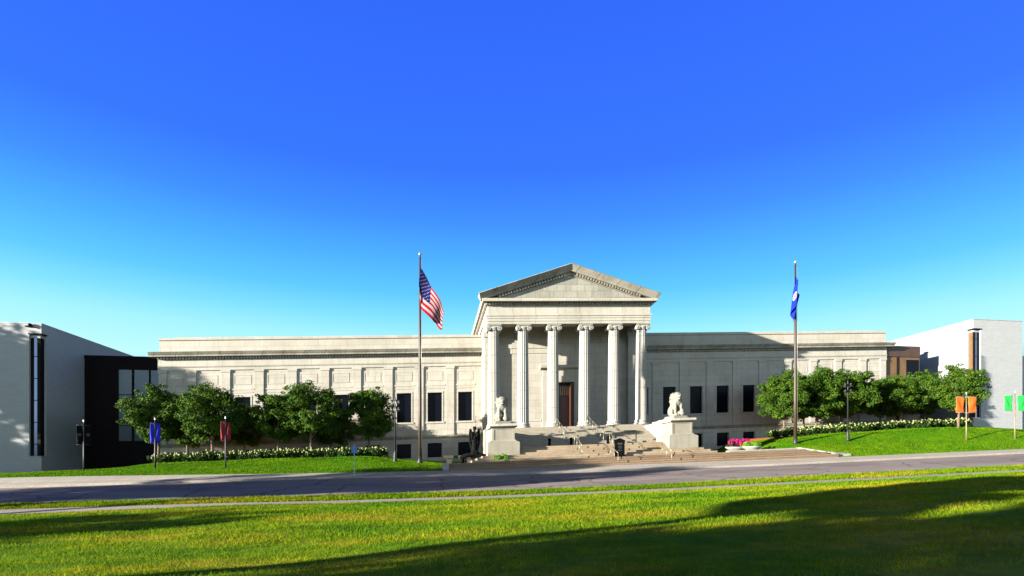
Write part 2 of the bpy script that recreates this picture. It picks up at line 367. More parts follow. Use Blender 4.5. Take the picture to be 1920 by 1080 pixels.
ground = sheet('ground', XS, YS, gz, M['ground'], 'structure', 'green lawn and earth under the museum and the street')
sx = [-400, -200, -120, -90]+list(np.arange(-60, 85.1, 1.0))+[110, 160, 300, 500]
sheet('road', sx, [26.5, 27.5, 29, 31, 33, 34.5, 35.5], lambda x, y: tz(x, y)+.006+.05*(1-((y-31)/4.5)**2), M['asphalt'], label='worn asphalt street climbing gently to the right in front of the museum')
def strip_solid(name, y0, y1, zf, th, mat, label):
    v = []; f = []
    for x in sx:
        v += [(x, y0, zf(x, y0)), (x, y1, zf(x, y1)), (x, y1, zf(x, y1)-th), (x, y0, zf(x, y0)-th)]
    for i in range(len(sx)-1):
        a, b = i*4, i*4+4
        for k in range(4): f.append((a+k, a+(k+1) % 4, b+(k+1) % 4, b+k)[::-1])
    me = bpy.data.meshes.new(name); me.from_pydata(v, [], f); me.materials.append(mat); me.update()
    o = bpy.data.objects.new(name, me); col.objects.link(o); return tag(o, label, None, None, 'structure')
def walkz(x, y): return tz(x, 35.5)+.13+(tz(x, 38.3)-tz(x, 35.5)-.13)*(y-35.66)/2.64
strip_solid('kerb', 35.5, 35.66, lambda x, y: tz(x, 35.5)+.125, .3, M['kerbm'], 'pale concrete kerb along the museum side of the street')
strip_solid('pavement', 35.664, 38.3, lambda x, y: walkz(x, y), .2, M['walk'], 'pale concrete pavement along the museum side of the street')
def pathz(x, y): return tz(x, y)+.010
sheet('footpath', sx, [23.5, 24.25, 25.0], pathz, M['path'], label='narrow concrete footpath along the near park lawn')

# grass blades, one uncountable mass
def blades(regions):
    V = []
    for (x0, x1, y0, y1, n, wmin, wmax, hmin, hmax, keep) in regions:
        x = rng.uniform(x0, x1, n); y = rng.uniform(y0, y1, n)
        k = keep(x, y); x, y = x[k], y[k]; n = len(x)
        z = np.array([gz(a, b) for a, b in zip(x, y)])
        a = rng.uniform(0, 2*np.pi, n); w = rng.uniform(wmin, wmax, n)*.5; h = rng.uniform(hmin, hmax, n)
        lx, ly = rng.normal(0, .45, n)*h, rng.normal(0, .45, n)*h
        p0 = np.stack([x-np.cos(a)*w, y-np.sin(a)*w, z-.015], 1); p1 = np.stack([x+np.cos(a)*w, y+np.sin(a)*w, z-.015], 1)
        p2 = np.stack([x+lx, y+ly, z+h], 1)
        V.append(np.stack([p0, p1, p2], 1).reshape(-1, 3))
    V = np.concatenate(V)
    return V
def fov(x, y): return (x > -.72*y-2) & (x < 1.26*y+3)
def clump(x, y): return (np.sin(x*2.3+1.7*np.sin(y*1.9))+np.sin(y*2.9+1.3*np.sin(x*1.4)) + rng.normal(0, 1, len(x))) > -1.1
def front(x, y): return ~((x > -.2) & (x < 31.2) & (y < 41.5)) & ~((x > .5) & (x < 28)) & ~((x > -30.5) & (x < -24) & (y > 46.5) & (x < -29)) & ~((y > 46.4) & (y < 48.6) & (((x > -22) & (x < -4)) | ((x > 30.8) & (x < 50.5))))
V = blades([
    (-12, 22, 6.2, 12, 90000, .010, .020, .03, .075, lambda x, y: fov(x, y) & clump(x, y)),
    (-16, 28, 12, 18, 90000, .014, .028, .03, .08, lambda x, y: fov(x, y) & clump(x, y)),
    (-20, 34, 18, 23.46, 70000, .02, .036, .03, .085, lambda x, y: fov(x, y) & clump(x, y)),
    (-22, 36, 23.2, 23.6, 6000, .02, .04, .03, .08, lambda x, y: fov(x, y)),
    (-22, 38, 25.02, 26.55, 42000, .025, .045, .05, .14, lambda x, y: fov(x, y)),
    (-34, 62, 38.32, 48, 110000, .04, .07, .035, .085, lambda x, y: fov(x, y) & front(x, y)),
])
me = fast_mesh('lawn_grass', V, np.arange(len(V)), 3, [M['blade']])
o = bpy.data.objects.new('lawn_grass', me); col.objects.link(o)
tag(o, 'short green and straw coloured grass covering the lawns and verge', 'grass', None, 'stuff')

# ------------------------------------------------------------------ museum
mus = empty('museum_building', (XC, 55.0, 2.0), 'white marble museum with a six column temple front between two long wings', 'building')
def facing(mb, x0, x1, z0, z1, y, opens, depth, m=None):
    xs = sorted({x0, x1}|{a for o_ in opens for a in o_[:2]}); zs = sorted({z0, z1}|{a for o_ in opens for a in o_[2:]})
    for i in range(len(xs)-1):
        for j in range(len(zs)-1):
            xm, zm = (xs[i]+xs[i+1])/2, (zs[j]+zs[j+1])/2
            if any(a < xm < b and c < zm < d for a, b, c, d in opens): continue
            mb.add([(xs[i], y, zs[j]), (xs[i+1], y, zs[j]), (xs[i+1], y, zs[j+1]), (xs[i], y, zs[j+1])], [(0, 1, 2, 3)], m)
    for a, b, c, d in opens:
        q = y+depth
        for p in ([(a, y, c), (a, q, c), (a, q, d), (a, y, d)], [(b, y, c), (b, y, d), (b, q, d), (b, q, c)],
                  [(a, y, c), (b, y, c), (b, q, c), (a, q, c)], [(a, y, d), (a, q, d), (b, q, d), (b, y, d)]):
            mb.add(p, [(0, 1, 2, 3)], m)
YW = 55.7
XI, XO = 7.60, 37.70                      # wing runs from the portico block to its outer end, measured from the centre
WC = [9.25+3.01*k for k in range(10)]     # window centres
PC = [9.25+3.01*(k+.5) for k in range(9)]+[37.35]
def flip(sg, a, b):                       # offsets from the centre -> ordered x pair
    p, q = XC+sg*a, XC+sg*b
    return (min(p, q), max(p, q))
for sg in (-1, 1):
    xa, xb = flip(sg, XI, XO)
    w = MB(); ops = []; ops2 = []
    for c in WC:
        ops.append((*flip(sg, c-.70, c+.70), 6.33, 9.23)); ops2.append((*flip(sg, c-.70, c+.70), 2.78, 4.20))
    facing(w, xa, xb, 4.90, 13.2, YW, ops, .28)
    facing(w, xa, xb, 1.2, 4.66, YW-.06, ops2, .35)
    w.prism_x([(YW-.06, 4.66), (YW, 4.66), (YW, 4.9), (YW-.06, 4.9)], xa, xb)
    xe = XC+sg*XO; ww = .0
    # outer end, back and roof deck
    w.add([(xe, YW, 1.2), (xe, 85, 1.2), (xe, 85, 13.2), (xe, YW, 13.2)], [(0, 1, 2, 3)])
    w.add([(xe, 85, 1.2), (xa if sg > 0 else xb, 85, 1.2), (xa if sg > 0 else xb, 85, 13.2), (xe, 85, 13.2)], [(0, 1, 2, 3)])
    w.add([(xa, YW, 13.2), (xb, YW, 13.2), (xb, 85, 13.2), (xa, 85, 13.2)], [(0, 1, 2, 3)])
    # panel frames, ledges, window surrounds and sills, all shallow relief on the wall
    for c in WC:
        a, b = flip(sg, c-1.02, c+1.02)
        for (p, q, z0, z1) in ((a, b, 9.90, 10.04), (a+.1, b-.1, 9.62, 9.68)): w.box(p, q, YW-.035, YW+.05, z0, z1)
        a, b = flip(sg, c-.78, c+.78)
        w.box(a, b, YW-.02, YW+.05, 10.42, 10.47); w.box(a, b, YW-.02, YW+.05, 11.28, 11.33)
        w.box(a, a+.05, YW-.02, YW+.05, 10.47, 11.28); w.box(b-.05, b, YW-.02, YW+.05, 10.47, 11.28)
        a, b = flip(sg, c-.84, c+.84)
        w.box(a, a+.138, YW-.03, YW+.05, 6.33, 9.37); w.box(b-.138, b, YW-.03, YW+.05, 6.33, 9.37); w.box(a+.138, b-.138, YW-.03, YW+.05, 9.232, 9.37)
        w.box(a-.1, b+.1, YW-.07, YW+.05, 6.16, 6.328)
    wall = w.shear().build('wing_wall', 'marble', mus)
    # string course above the basement
    s = MB(); s.prism_x([(YW-.16, 4.80), (YW-.14, 4.92), (YW+.02, 4.97), (YW+.02, 4.62), (YW-.05, 4.62)], xa-(.15 if sg < 0 else 0), xb+(.15 if sg > 0 else 0))
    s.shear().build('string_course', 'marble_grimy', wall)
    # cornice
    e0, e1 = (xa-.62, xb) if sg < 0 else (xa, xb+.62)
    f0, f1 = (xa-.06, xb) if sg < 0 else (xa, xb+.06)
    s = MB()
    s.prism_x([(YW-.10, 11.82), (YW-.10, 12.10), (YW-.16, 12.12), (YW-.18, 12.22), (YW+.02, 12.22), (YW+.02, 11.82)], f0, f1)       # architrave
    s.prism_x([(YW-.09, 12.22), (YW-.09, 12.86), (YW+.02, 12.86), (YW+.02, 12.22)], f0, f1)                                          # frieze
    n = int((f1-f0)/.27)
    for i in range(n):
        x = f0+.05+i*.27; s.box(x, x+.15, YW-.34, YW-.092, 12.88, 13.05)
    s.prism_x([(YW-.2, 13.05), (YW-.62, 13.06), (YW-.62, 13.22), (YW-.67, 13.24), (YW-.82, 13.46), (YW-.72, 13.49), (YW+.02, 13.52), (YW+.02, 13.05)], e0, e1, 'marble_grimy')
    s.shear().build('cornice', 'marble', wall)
    s = MB()
    s.prism_x([(YW-.05, 13.50), (YW-.05, 14.62), (YW-.14, 14.66), (YW-.16, 14.86), (YW+.4, 14.90), (YW+.4, 13.50)], xa+(.0 if sg > 0 else .06), xb-(.06 if sg > 0 else 0))
    s.box(xa+1.2, xb-1.2, YW+.1, YW+.5, 14.88, 14.98)
    s.shear().build('parapet', 'marble', wall)
    for c in PC:
        hw = .40 if c < 37 else .34
        a, b = flip(sg, c-hw, c+hw)
        p = MB(); p.box(a, b, YW-.10, YW+.02, 4.97, 11.60); p.box(a-.05, b+.05, YW-.14, YW+.02, 11.60, 11.815); p.box(a-.03, b+.03, YW-.125, YW+.02, 4.971, 5.15)
        p.shear().build('pilaster', 'marble', wall)
    for c in WC:
        a, b = flip(sg, c-.70, c+.70)
        p = MB(); p.add([(a, YW+.24, 6.33), (b, YW+.24, 6.33), (b, YW+.24, 9.23), (a, YW+.24, 9.23)], [(0, 1, 2, 3)], 'glass')
        p.box(a, b, YW+.20, YW+.238, 6.33, 6.38, 'bronze')
        p.shear().build('window', 'glass', wall)
        p = MB(); p.add([(a, YW+.25, 2.78), (b, YW+.25, 2.78), (b, YW+.25, 4.2), (a, YW+.25, 4.2)], [(0, 1, 2, 3)], 'glass')
        p.box(a, b, YW+.20, YW+.248, 2.78, 2.83, 'bronze')
        p.shear().build('basement_window', 'glass', wall)

# central block and portico
YF = 49.4; YB = 53.1; XL, XR = XC-7.6, XC+7.6
b = MB()
facing(b, XL, XR, 4.9, 15.2, YB, [(XC-1.28, XC+1.28, 5.0, 9.62)], .95)
for x in (XL, XR): b.add([(x, YB, 1.5), (x, 80, 1.5), (x, 80, 15.2), (x, YB, 15.2)], [(0, 1, 2, 3)])
b.box(XL+.05, XR-.05, YB-.12, YB+.02, 12.95, 13.34, 'marble_trim'); b.box(XL+.05, XR-.05, YB-.06, YB+.02, 12.45, 12.948, 'marble_trim')
b.box(XL+.05, XC-2.0, YB-.05, YB+.02, 5.85, 6.0); b.box(XC+2.0, XR-.05, YB-.05, YB+.02, 5.85, 6.0)
for x0 in (XL, XR-1.0):                                   # antae
    b.box(x0, x0+1.0, YB-.6, YB+.02, 5.0, 13.95); b.box(x0-.08, x0+1.08, YB-.68, YB+.02, 13.95, 14.40, 'marble_trim'); b.box(x0-.06, x0+1.06, YB-.66, YB+.02, 5.0, 5.35, 'marble_trim')
for k in (-4.3, 4.3):
    b.box(XC+k-.3, XC+k+.3, YB-.05, YB+.02, 13.34, 14.9)
pw = b.shear().build('portico_wall', 'marble', mus)
b = MB()                                                 # door surround
b.box(XC-1.9, XC-1.28, YB-.16, YB+.02, 5.0, 9.6); b.box(XC+1.28, XC+1.9, YB-.16, YB+.02, 5.0, 9.6); b.box(XC-1.9, XC+1.9, YB-.16, YB+.02, 9.6, 10.2)
b.box(XC-1.85, XC+1.85, YB-.10, YB+.02, 10.2, 10.85)
b.prism_x([(YB-.2, 10.85), (YB-.5, 10.98), (YB-.55, 11.22), (YB+.02, 11.26), (YB+.02, 10.85)], XC-2.15, XC+2.15)
b.shear().build('door_surround', 'marble_trim', pw)
d = MB(); d.box(XC-1.28, XC+1.28, YB+.80, YB+.9, 5.0, 9.62, 'doordark')
for sx_ in (-1, 1):
    a, c = sorted((XC+sx_*.04, XC+sx_*1.02)); d.box(a, c, YB+.74, YB+.80, 5.0, 8.2, 'door')
    for z0 in (5.3, 6.3, 7.3): d.box(a+.15, c-.15, YB+.70, YB+.74, z0, z0+.75, 'door')
d.box(XC-1.27, XC-1.02, YB+.3, YB+.80, 5.0, 9.6, 'door'); d.box(XC+.98, XC+1.27, YB+.12, YB+.80, 5.0, 9.6, 'door')
d.box(XC-1.02, XC+.98, YB+.62, YB+.80, 8.2, 8.35, 'door')
for i in range(10): d.box(XC-.9+i*.19, XC-.82+i*.19, YB+.7, YB+.76, 8.4, 9.3, 'grille')
d.shear().build('door', 'door', mus)
# stylobate
b = MB(); b.box(XL-.25, XR+.25, 49.0, YB+.5, 1.9, 5.0); b.shear().build('stylobate', 'stepgrey', mus)
# columns
def column(x):
    y = 50.0; c = MB(); n = 20; rings = []
    for k in range(9):
        t = k/8; z = 5.46+t*(13.92-5.46); r = .545-.085*t**1.6
        ring = []
        for i in range(n*4):
            ph = 2*math.pi*i/(n*4); q = (i % 4)
            rr = r*(1.0 if q == 0 else (.925 if q in (1, 3) else .88)); ring.append((x+rr*math.cos(ph), y+rr*math.sin(ph), z))
        rings.append(ring)
    c.loft(rings, None, False)
    sh = c.shear().build('column', 'column', mus)
    c = MB(); c.lathe([(.66, 5.0), (.70, 5.04), (.71, 5.11), (.69, 5.18), (.60, 5.21), (.575, 5.26), (.60, 5.30), (.635, 5.33), (.645, 5.38), (.62, 5.43), (.56, 5.46), (.55, 5.50)], x, y, 32)
    c.shear().build('column_base', 'column', sh)
    c = MB()
    c.lathe([(.465, 13.90), (.50, 13.92), (.50, 13.97), (.47, 13.98), (.56, 14.05), (.60, 14.14), (.57, 14.18)], x, y, 28)
    c.box(x-.62, x+.62, y-.50, y+.50, 14.16, 14.30); c.box(x-.66, x+.66, y-.56, y+.56, 14.32, 14.418); c.box(x-.60, x+.60, y-.5, y+.5, 14.28, 14.33)
    for sxx in (-1, 1):
        cx, cz = x+sxx*.52, 14.07
        prof = [(-.52, .20), (-.46, .235), (-.2, .17), (0, .15), (.2, .17), (.46, .235), (.52, .20)]
        c.loft([[(cx+r*math.cos(2*math.pi*i/20), y+yy, cz+r*math.sin(2*math.pi*i/20)) for i in range(20)] for yy, r in prof], None, True)
        for yy in (y-.535, y+.535):                      # spiral ridge on both faces
            pts = []
            for k in range(38):
                a = k/37*2.35*2*math.pi; rr = .225*(1-k/37*.86); pts.append((cx-sxx*rr*math.sin(a)*1.0, yy, cz+rr*math.cos(a)))
            c.tube(pts, .024, 5)
            c.ball((cx, yy, cz), .05, None, 8, 6)
    c.shear().build('capital', 'column', sh)
for dx in (-6.98, -4.29, -1.49, 1.49, 4.29, 6.98): column(XC+dx)
# entablature
b = MB()
for (y0, o1, z0, z1) in ((YF, 0, 14.42, 14.66), (YF-.04, .04, 14.66, 14.92), (YF-.08, .08, 14.92, 15.12)):
    b.box(XL-o1, XR+o1, y0, 50.6, z0, z1, 'marble_trim')
    b.box(XL-o1, XL+1.2, 50.6, YB+.1, z0, z1, 'marble_trim'); b.box(XR-1.2, XR+o1, 50.6, YB+.1, z0, z1, 'marble_trim')
b.box(XL-.14, XR+.14, YF-.14, 80, 15.12, 15.24, 'marble_trim')
b.box(XL, XR, YF, 80, 15.24, 16.06, 'marble_trim')
for i in range(int(15.5/.27)):
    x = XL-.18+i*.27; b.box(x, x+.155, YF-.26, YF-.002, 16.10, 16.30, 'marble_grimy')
for i in range(int(22/.27)):
    y = YF-.1+i*.27
    b.box(XL-.26, XL-.002, y, y+.155, 16.10, 16.30, 'marble'); b.box(XR+.002, XR+.26, y, y+.155, 16.10, 16.30, 'marble')
b.box(XL-.12, XR+.12, YF-.12, 80, 16.06, 16.10, 'marble_trim')
b.box(XL-.1, XR+.1, YF-.1, 80, 16.10, 16.31, 'marble_grimy')
b.box(XL-.48, XR+.48, YF-.66, 80, 16.31, 16.56, 'marble_trim')
b.shear().build('entablature', 'marble_trim', mus)
# pediment: tympanum, raking cornices with dentils, roof behind
HW = 8.14; ZE = 16.62; ZA = 19.22; sl = math.atan2(ZA-ZE, HW)
b = MB()
b.prism_y([(XL-.1, 16.56), (XR+.1, 16.56), (XC, 16.56+(XR-XL+.2)/2*math.tan(sl))], YF+.05, YF+.6, 'tympanum')
cs, sn = math.cos(sl), math.sin(sl)
def rake(prof, sgn, s0, s1, m):                          # prof: (y, perpendicular offset); s along slope from eave
    va, vb = [], []
    for yy, pp in prof:
        for s_, lst in ((s0, va), (s1, vb)):
            x = XC+sgn*(HW-s_*cs+(-pp*sn if False else pp*sn)); z = ZE-.08+s_*sn+pp*cs; lst.append((x, yy, z))
    # mitre at the ridge
    vb2 = []
    for yy, pp in prof: vb2.append((XC, yy, ZE-.08+HW*math.tan(sl)+pp/cs)) 
    if s1 is None: pass
    n = len(prof); f = [(i, (i+1) % n, n+(i+1) % n, n+i) for i in range(n)]+[tuple(range(n-1, -1, -1)), tuple(range(n, 2*n))]
    if sgn < 0: f = [q[::-1] for q in f]
    b.add(va+(vb2 if s1 > HW/cs-.05 else vb), f, m)
L = HW/cs
for sgn in (-1, 1):
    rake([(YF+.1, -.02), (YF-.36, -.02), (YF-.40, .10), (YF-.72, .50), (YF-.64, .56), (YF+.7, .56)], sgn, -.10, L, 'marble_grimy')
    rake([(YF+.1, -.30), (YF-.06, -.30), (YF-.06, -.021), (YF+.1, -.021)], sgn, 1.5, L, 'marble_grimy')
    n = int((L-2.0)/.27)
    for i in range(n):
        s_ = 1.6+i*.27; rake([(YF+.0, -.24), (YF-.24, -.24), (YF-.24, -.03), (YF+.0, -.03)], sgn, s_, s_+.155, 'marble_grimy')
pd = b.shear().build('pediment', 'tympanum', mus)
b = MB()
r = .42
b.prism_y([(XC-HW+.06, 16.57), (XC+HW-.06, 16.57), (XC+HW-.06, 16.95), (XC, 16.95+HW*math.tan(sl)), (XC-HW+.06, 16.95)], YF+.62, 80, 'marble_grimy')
b.shear().build('roof', 'marble_grimy', mus)

# ------------------------------------------------------------------ stairs
st = empty('stone_staircase', (XC, 43, 2.1), 'broad granite staircase rising between the two lion pedestals to the columns', 'staircase')
b = MB(); PX0, PX1 = XC-6.55, XC+6.55
z = 3.2
for i in range(12):                                      # upper flight
    z0 = 3.2+.15*i; y0 = 44.5+.375*i; b.box(PX0, PX1, y0, 49.0, z0, z0+.15 if i < 11 else 4.998)
b.shear().build('upper_flight', 'stepgrey', st)
b = MB()
for i, hw in enumerate((9.5, 9.1, 8.7)):
    b.box(XC-hw, XC+hw, 40.5+.3*i, 44.5, 2.10+.15*i, 2.25+.15*i)
for i in range(3, 7): b.box(PX0, PX1, 40.5+.32*i, 43.2, 2.10+.15*i, 2.25+.15*i)
b.shear().build('lower_flight', 'step', st)
b = MB(); b.box(PX0, PX1, 43.2, 44.498, 2.55, 3.152); b.shear().build('landing', 'stepgrey', st)
# lower terrace steps
b = MB(); TX0 = 1.0
for i in range(4):
    b.box(TX0, 30.4-.62*i, 38.32+.38*i, 40.0+.05*i, 1.1 if i == 0 else 1.50+.15*i, 1.65+.15*i)
ts = b.shear().build('terrace_steps', 'stepbrown'); tag(ts, 'long low flight of brown granite steps beside the far pavement', 'steps')
b = MB(); b.box(TX0, 28.6, 40.152, 40.6, 1.5, 2.096); b.box(TX0, 28.6, 40.6, 53.0, 1.9, 2.09)
tp = b.shear().build('terrace', 'terr'); tag(tp, 'granite paved terrace between the low steps and the museum stairs', None, None, 'structure')
b = MB()                                                 # coping beside the right end of the steps
v = []
for (x, y, zz) in ((28.65, 40.9, 2.22), (28.65, 40.35, 2.22), (30.55, 38.5, 1.62), (31.6, 38.5, 1.58)):
    v.append((x, y, zz))
for (x, y, zz) in ((28.65, 40.9, 1.2), (28.65, 40.35, 1.2), (30.55, 38.5, 1.1), (31.6, 38.5, 1.1)): v.append((x, y, zz))
b.add(v, [(0, 1, 2, 3), (4, 7, 6, 5), (0, 4, 5, 1), (1, 5, 6, 2), (2, 6, 7, 3), (3, 7, 4, 0)])
b.box(22.8, 28.65, 40.61, 41.1, 2.0, 2.2)
cp = b.shear().build('stone_coping', 'concrete'); tag(cp, 'pale stone coping between the low steps and the lawn with the blue flag', 'coping')
b = MB(); b.box(.55, .98, 38.6, 41.0, 1.2, 2.16)
cp = b.shear().build('stone_coping', 'concrete'); tag(cp, 'short stone coping between the low steps and the lawn with the striped flag', 'coping')

# ------------------------------------------------------------------ pedestals and lions
def pedestal(sg, label):
    cx = XC+sg*7.12
    e = empty('statue_pedestal', (cx, 43, 2.3), label, 'pedestal', None)
    b = MB(); b.box(cx-1.2, cx+1.2, 41.3, 43.9, 2.1, 3.50)
    b.loft([[(cx-q, 42.6-q*1.083, z), (cx+q, 42.6-q*1.083, z), (cx+q, 42.6+q*1.083, z), (cx-q, 42.6+q*1.083, z)] for q, z in ((1.2, 3.502), (1.12, 3.56), (.98, 3.62), (.93, 3.72))])
    b.shear().build('pedestal_base', 'pedestal', e)
    b = MB(); b.box(cx-.86, cx+.86, 41.65, 43.6, 3.72, 4.66)
    for (x0, x1) in ((cx-.86, cx-.70), (cx+.70, cx+.86)): b.box(x0, x1, 41.62, 41.65, 3.72, 4.66)
    b.box(cx-.70, cx+.70, 41.62, 41.65, 4.52, 4.66)
    b.shear().build('pedestal_block', 'pedestal', e)
    b = MB(); b.prism_x([(41.50, 4.66), (41.32, 4.76), (41.32, 4.93), (43.95, 4.93), (43.95, 4.66)], cx-1.05, cx+1.05); b.shear().build('pedestal_slab', 'marble_trim', e)
    b = MB(); b.box(cx-.62, cx+.62, 43.96, 49.0, 2.2, 4.78); b.box(cx-.70, cx+.70, 43.97, 46.0, 4.78, 4.93); b.box(cx-.74, cx+.74, 43.905, 44.6, 2.2, 3.4)
    b.shear().build('cheek_wall', 'marble', e)
    return cx
pcs = [pedestal(-1, 'stone pedestal and cheek wall beside the stairs, next to the dark bronze winged statue'),
       pedestal(1, 'stone pedestal with bright sunlit cheek wall beside the stairs, nearer the magenta flowers')]
def remeshed(name, shapes, voxel, mat, smooth_it=2):
    mb = MB()
    for c, r in shapes: mb.ball(c, r, None, 16, 10)
    me = bpy.data.meshes.new(name+'_raw'); me.from_pydata(mb.v, [], mb.f); me.update()
    o = bpy.data.objects.new(name+'_raw', me); col.objects.link(o)
    rm = o.modifiers.new('r', 'REMESH'); rm.mode = 'VOXEL'; rm.voxel_size = voxel; rm.use_smooth_shade = True
    sm = o.modifiers.new('s', 'SMOOTH'); sm.factor = .5; sm.iterations = smooth_it
    dg = bpy.context.evaluated_depsgraph_get(); out = bpy.data.meshes.new_from_object(o.evaluated_get(dg))
    bpy.data.objects.remove(o); bpy.data.meshes.remove(me); out.name = name; out.materials.clear(); out.materials.append(mat); return out
sh = [((0, .55, .62), (.43, .45, .48)), ((0, .2, .95), (.40, .48, .55)), ((0, -.2, 1.15), (.37, .34, .45)),
      ((-.33, .38, .46), (.22, .44, .42)), ((.33, .38, .46), (.22, .44, .42)), ((-.38, -.02, .13), (.17, .36, .14)), ((.38, -.02, .13), (.17, .36, .14)),
      ((-.26, -.42, .62), (.14, .16, .58)), ((-.26, -.58, .13), (.17, .25, .14)), ((.26, -.40, .80), (.14, .16, .42)), ((.27, -.56, .50), (.17, .22, .13)),
      ((.27, -.56, .24), (.25, .25, .25)),
      ((0, -.02, 1.58), (.46, .40, .50)), ((0, -.33, 1.72), (.34, .34, .33)), ((0, -.64, 1.63), (.23, .20, .13)), ((0, -.58, 1.42), (.19, .20, .07)), ((0, -.55, 1.86), (.27, .16, .09)),
      ((-.14, -.62, 1.78), (.07, .07, .06)), ((.14, -.62, 1.78), (.07, .07, .06)), ((0, -.82, 1.72), (.10, .07, .07)),
      ((-.36, -.18, 1.86), (.11, .08, .15)), ((.36, -.18, 1.86), (.11, .08, .15)), ((0, .92, .9), (.15, .16, .5)), ((0, .98, 1.38), (.2, .14, .2))]
for i in range(58):
    a = random.uniform(-2.7, 2.7); zz = random.uniform(1.15, 2.0); q = .47*math.sqrt(max(.1, 1-((zz-1.58)/.55)**2))
    sh.append(((q*math.sin(a)*1.0, .05+q*math.cos(a)*.85, zz), .09))
for i in range(9): sh.append(((random.uniform(-.25, .25), -.46+random.uniform(0, .06), random.uniform(1.0, 1.35)), .08))
lion_me = remeshed('lion_statue', sh, .032, M['statue'], 2)
for cx, lab in zip(pcs, ('seated white marble guardian lion on the pedestal next to the dark bronze statue', 'seated white marble guardian lion on the pedestal nearer the magenta flowers')):
    zt = 4.93+S*(cx-XC)
    e = empty('lion_statue', (cx, 42.65, zt), lab, 'statue', None)
    o = bpy.data.objects.new('lion_body', lion_me); col.objects.link(o); o.parent = e; o.location = (0, .05, .20); o.scale = (.94, .94, .96)
    b = MB(); b.box(-.62, .62, -.86, 1.12, .0, .09); b.box(-.56, .56, -.80, 1.06, .09, .23); b.build('plinth', 'statue', e, Vector((0, 0, 0)))
# winged bronze figure on an arched base
X, Y = 3.07, 43.0; Z0 = 2.09+S*(X-XC)
e = empty('bronze_statue', (X, Y, Z0), 'dark bronze winged figure with a spear standing on an arched animal-footed base', 'statue')
sh = [((0, 0, .95), (.22, .18, .4)), ((0, 0, 1.3), (.20, .16, .45)), ((0, 0, 1.75), (.22, .16, .45)), ((0, 0, 2.15), (.25, .17, .3)), ((0, -.02, 2.43), (.1, .1, .16)), ((0, -.04, 2.63), (.135, .15, .18)),
      ((0, -.06, 2.76), (.16, .16, .05)), ((-.10, -.05, .75), (.22, .2, .2)), ((.12, -.05, .75), (.24, .2, .2)), ((-.2, -.1, 2.1), (.1, .12, .32)), ((.2, -.1, 2.1), (.1, .12, .32)), ((.02, -.22, 1.95), (.13, .1, .1))]
for s_ in (-1, 1):
    for k in range(9):
        t = k/8; sh.append(((s_*(.32+.05*math.sin(t*3)-.14*t*t), .10+.02*k/8, 2.42-1.45*t), (.125-.045*t, .06, .24)))
    sh.append(((s_*.30, .06, 2.5), (.10, .09, .13)))
fm = remeshed('figure', sh, .028, M['bronze_statue'], 2)
o = bpy.data.objects.new('winged_figure', fm); col.objects.link(o); o.parent = e
b = MB(); b.tube([(.06, -.12, 2.3), (.06, -.12, 3.68)], [.03, .018], 8); b.build('spear', 'polewood', e, Vector((0, 0, 0)))
sh = []
for k in range(21):
    a = math.pi*k/20; sh.append(((-1.0*math.cos(a), 0, .12+.50*math.sin(a)**.7), (.20, .22, .15+.06*abs(math.cos(a)))))
for s_ in (-1, 1):
    for yy in (-.16, .16):
        sh += [((s_*(.98), yy, .16), (.08, .07, .18)), ((s_*1.0, yy-.03, .05), (.11, .10, .06)), ((s_*.72, yy, .2), (.07, .06, .22)), ((s_*.70, yy-.03, .05), (.10, .1, .06))]
    sh.append(((s_*1.05, -.05, .36), (.13, .18, .16)))
fm = remeshed('arched', sh, .035, M['bronze_statue'], 2)
o = bpy.data.objects.new('arched_base', fm); col.objects.link(o); o.parent = e

# ------------------------------------------------------------------ rails, bollards, sign, planters, bench
def rail(x, pts, label, h=.92, rad=.021):               # pts: (y, local z of the tread)
    zb = S*(x-XC); y0, z0 = pts[0]; e = empty('handrail', (x, y0, z0+zb), label, 'handrail', None)
    b = MB(); b.tube([(x, y, z_+zb+h) for y, z_ in pts], rad, 8); b.build('top_rail', 'rail', e)
    n = len(pts)
    for y, z_ in pts:
        b = MB(); b.tube([(x, y, z_+zb-.03), (x, y, z_+zb+h)], rad, 8); b.build('post', 'rail', e)
def flight(y0, z0, y1, z1, n): return [(y0+(y1-y0)*i/(n-1), z0+(z1-z0)*i/(n-1)) for i in range(n)]
rail(10.8, flight(49.1, 5.0, 44.3, 3.2, 7), 'bronze handrail on the upper stairs, left of the pair below the door')
rail(13.8, flight(49.1, 5.0, 44.3, 3.2, 7), 'bronze handrail on the upper stairs, right of the pair below the door')
rail(10.9, flight(42.5, 3.15, 40.3, 2.1, 4), 'bronze handrail on the lower stairs, standing clear of the black notice board')
rail(13.75, flight(42.5, 3.15, 40.3, 2.1, 4), 'bronze handrail on the lower stairs, partly hidden behind the black notice board')
rail(13.05, flight(40.1, 2.05, 38.4, 1.52, 3), 'short bronze handrail on the low street steps just in front of the black notice board', .85)
rail(17.1, flight(40.1, 2.05, 38.4, 1.52, 3), 'short bronze handrail on the low street steps, before the sunlit lion pedestal', .85)
zb = S*(16-XC); e = empty('guard_rail', (15.6, 44.2, 3.15+zb), 'dark horizontal guard rail standing along the stair landing', 'guard rail')
b = MB()
b.tube([(14.7, 44.2, 3.15+zb+.9), (16.55, 44.2, 3.15+zb+.98)], .035, 8); b.build('top_rail', 'poledark', e)
for x in (14.7, 16.55):
    b = MB(); b.tube([(x, 44.2, 3.1+zb), (x, 44.2, 3.15+zb+(.9 if x < 15 else .98))], .06, 8); b.build('post', 'poledark', e)
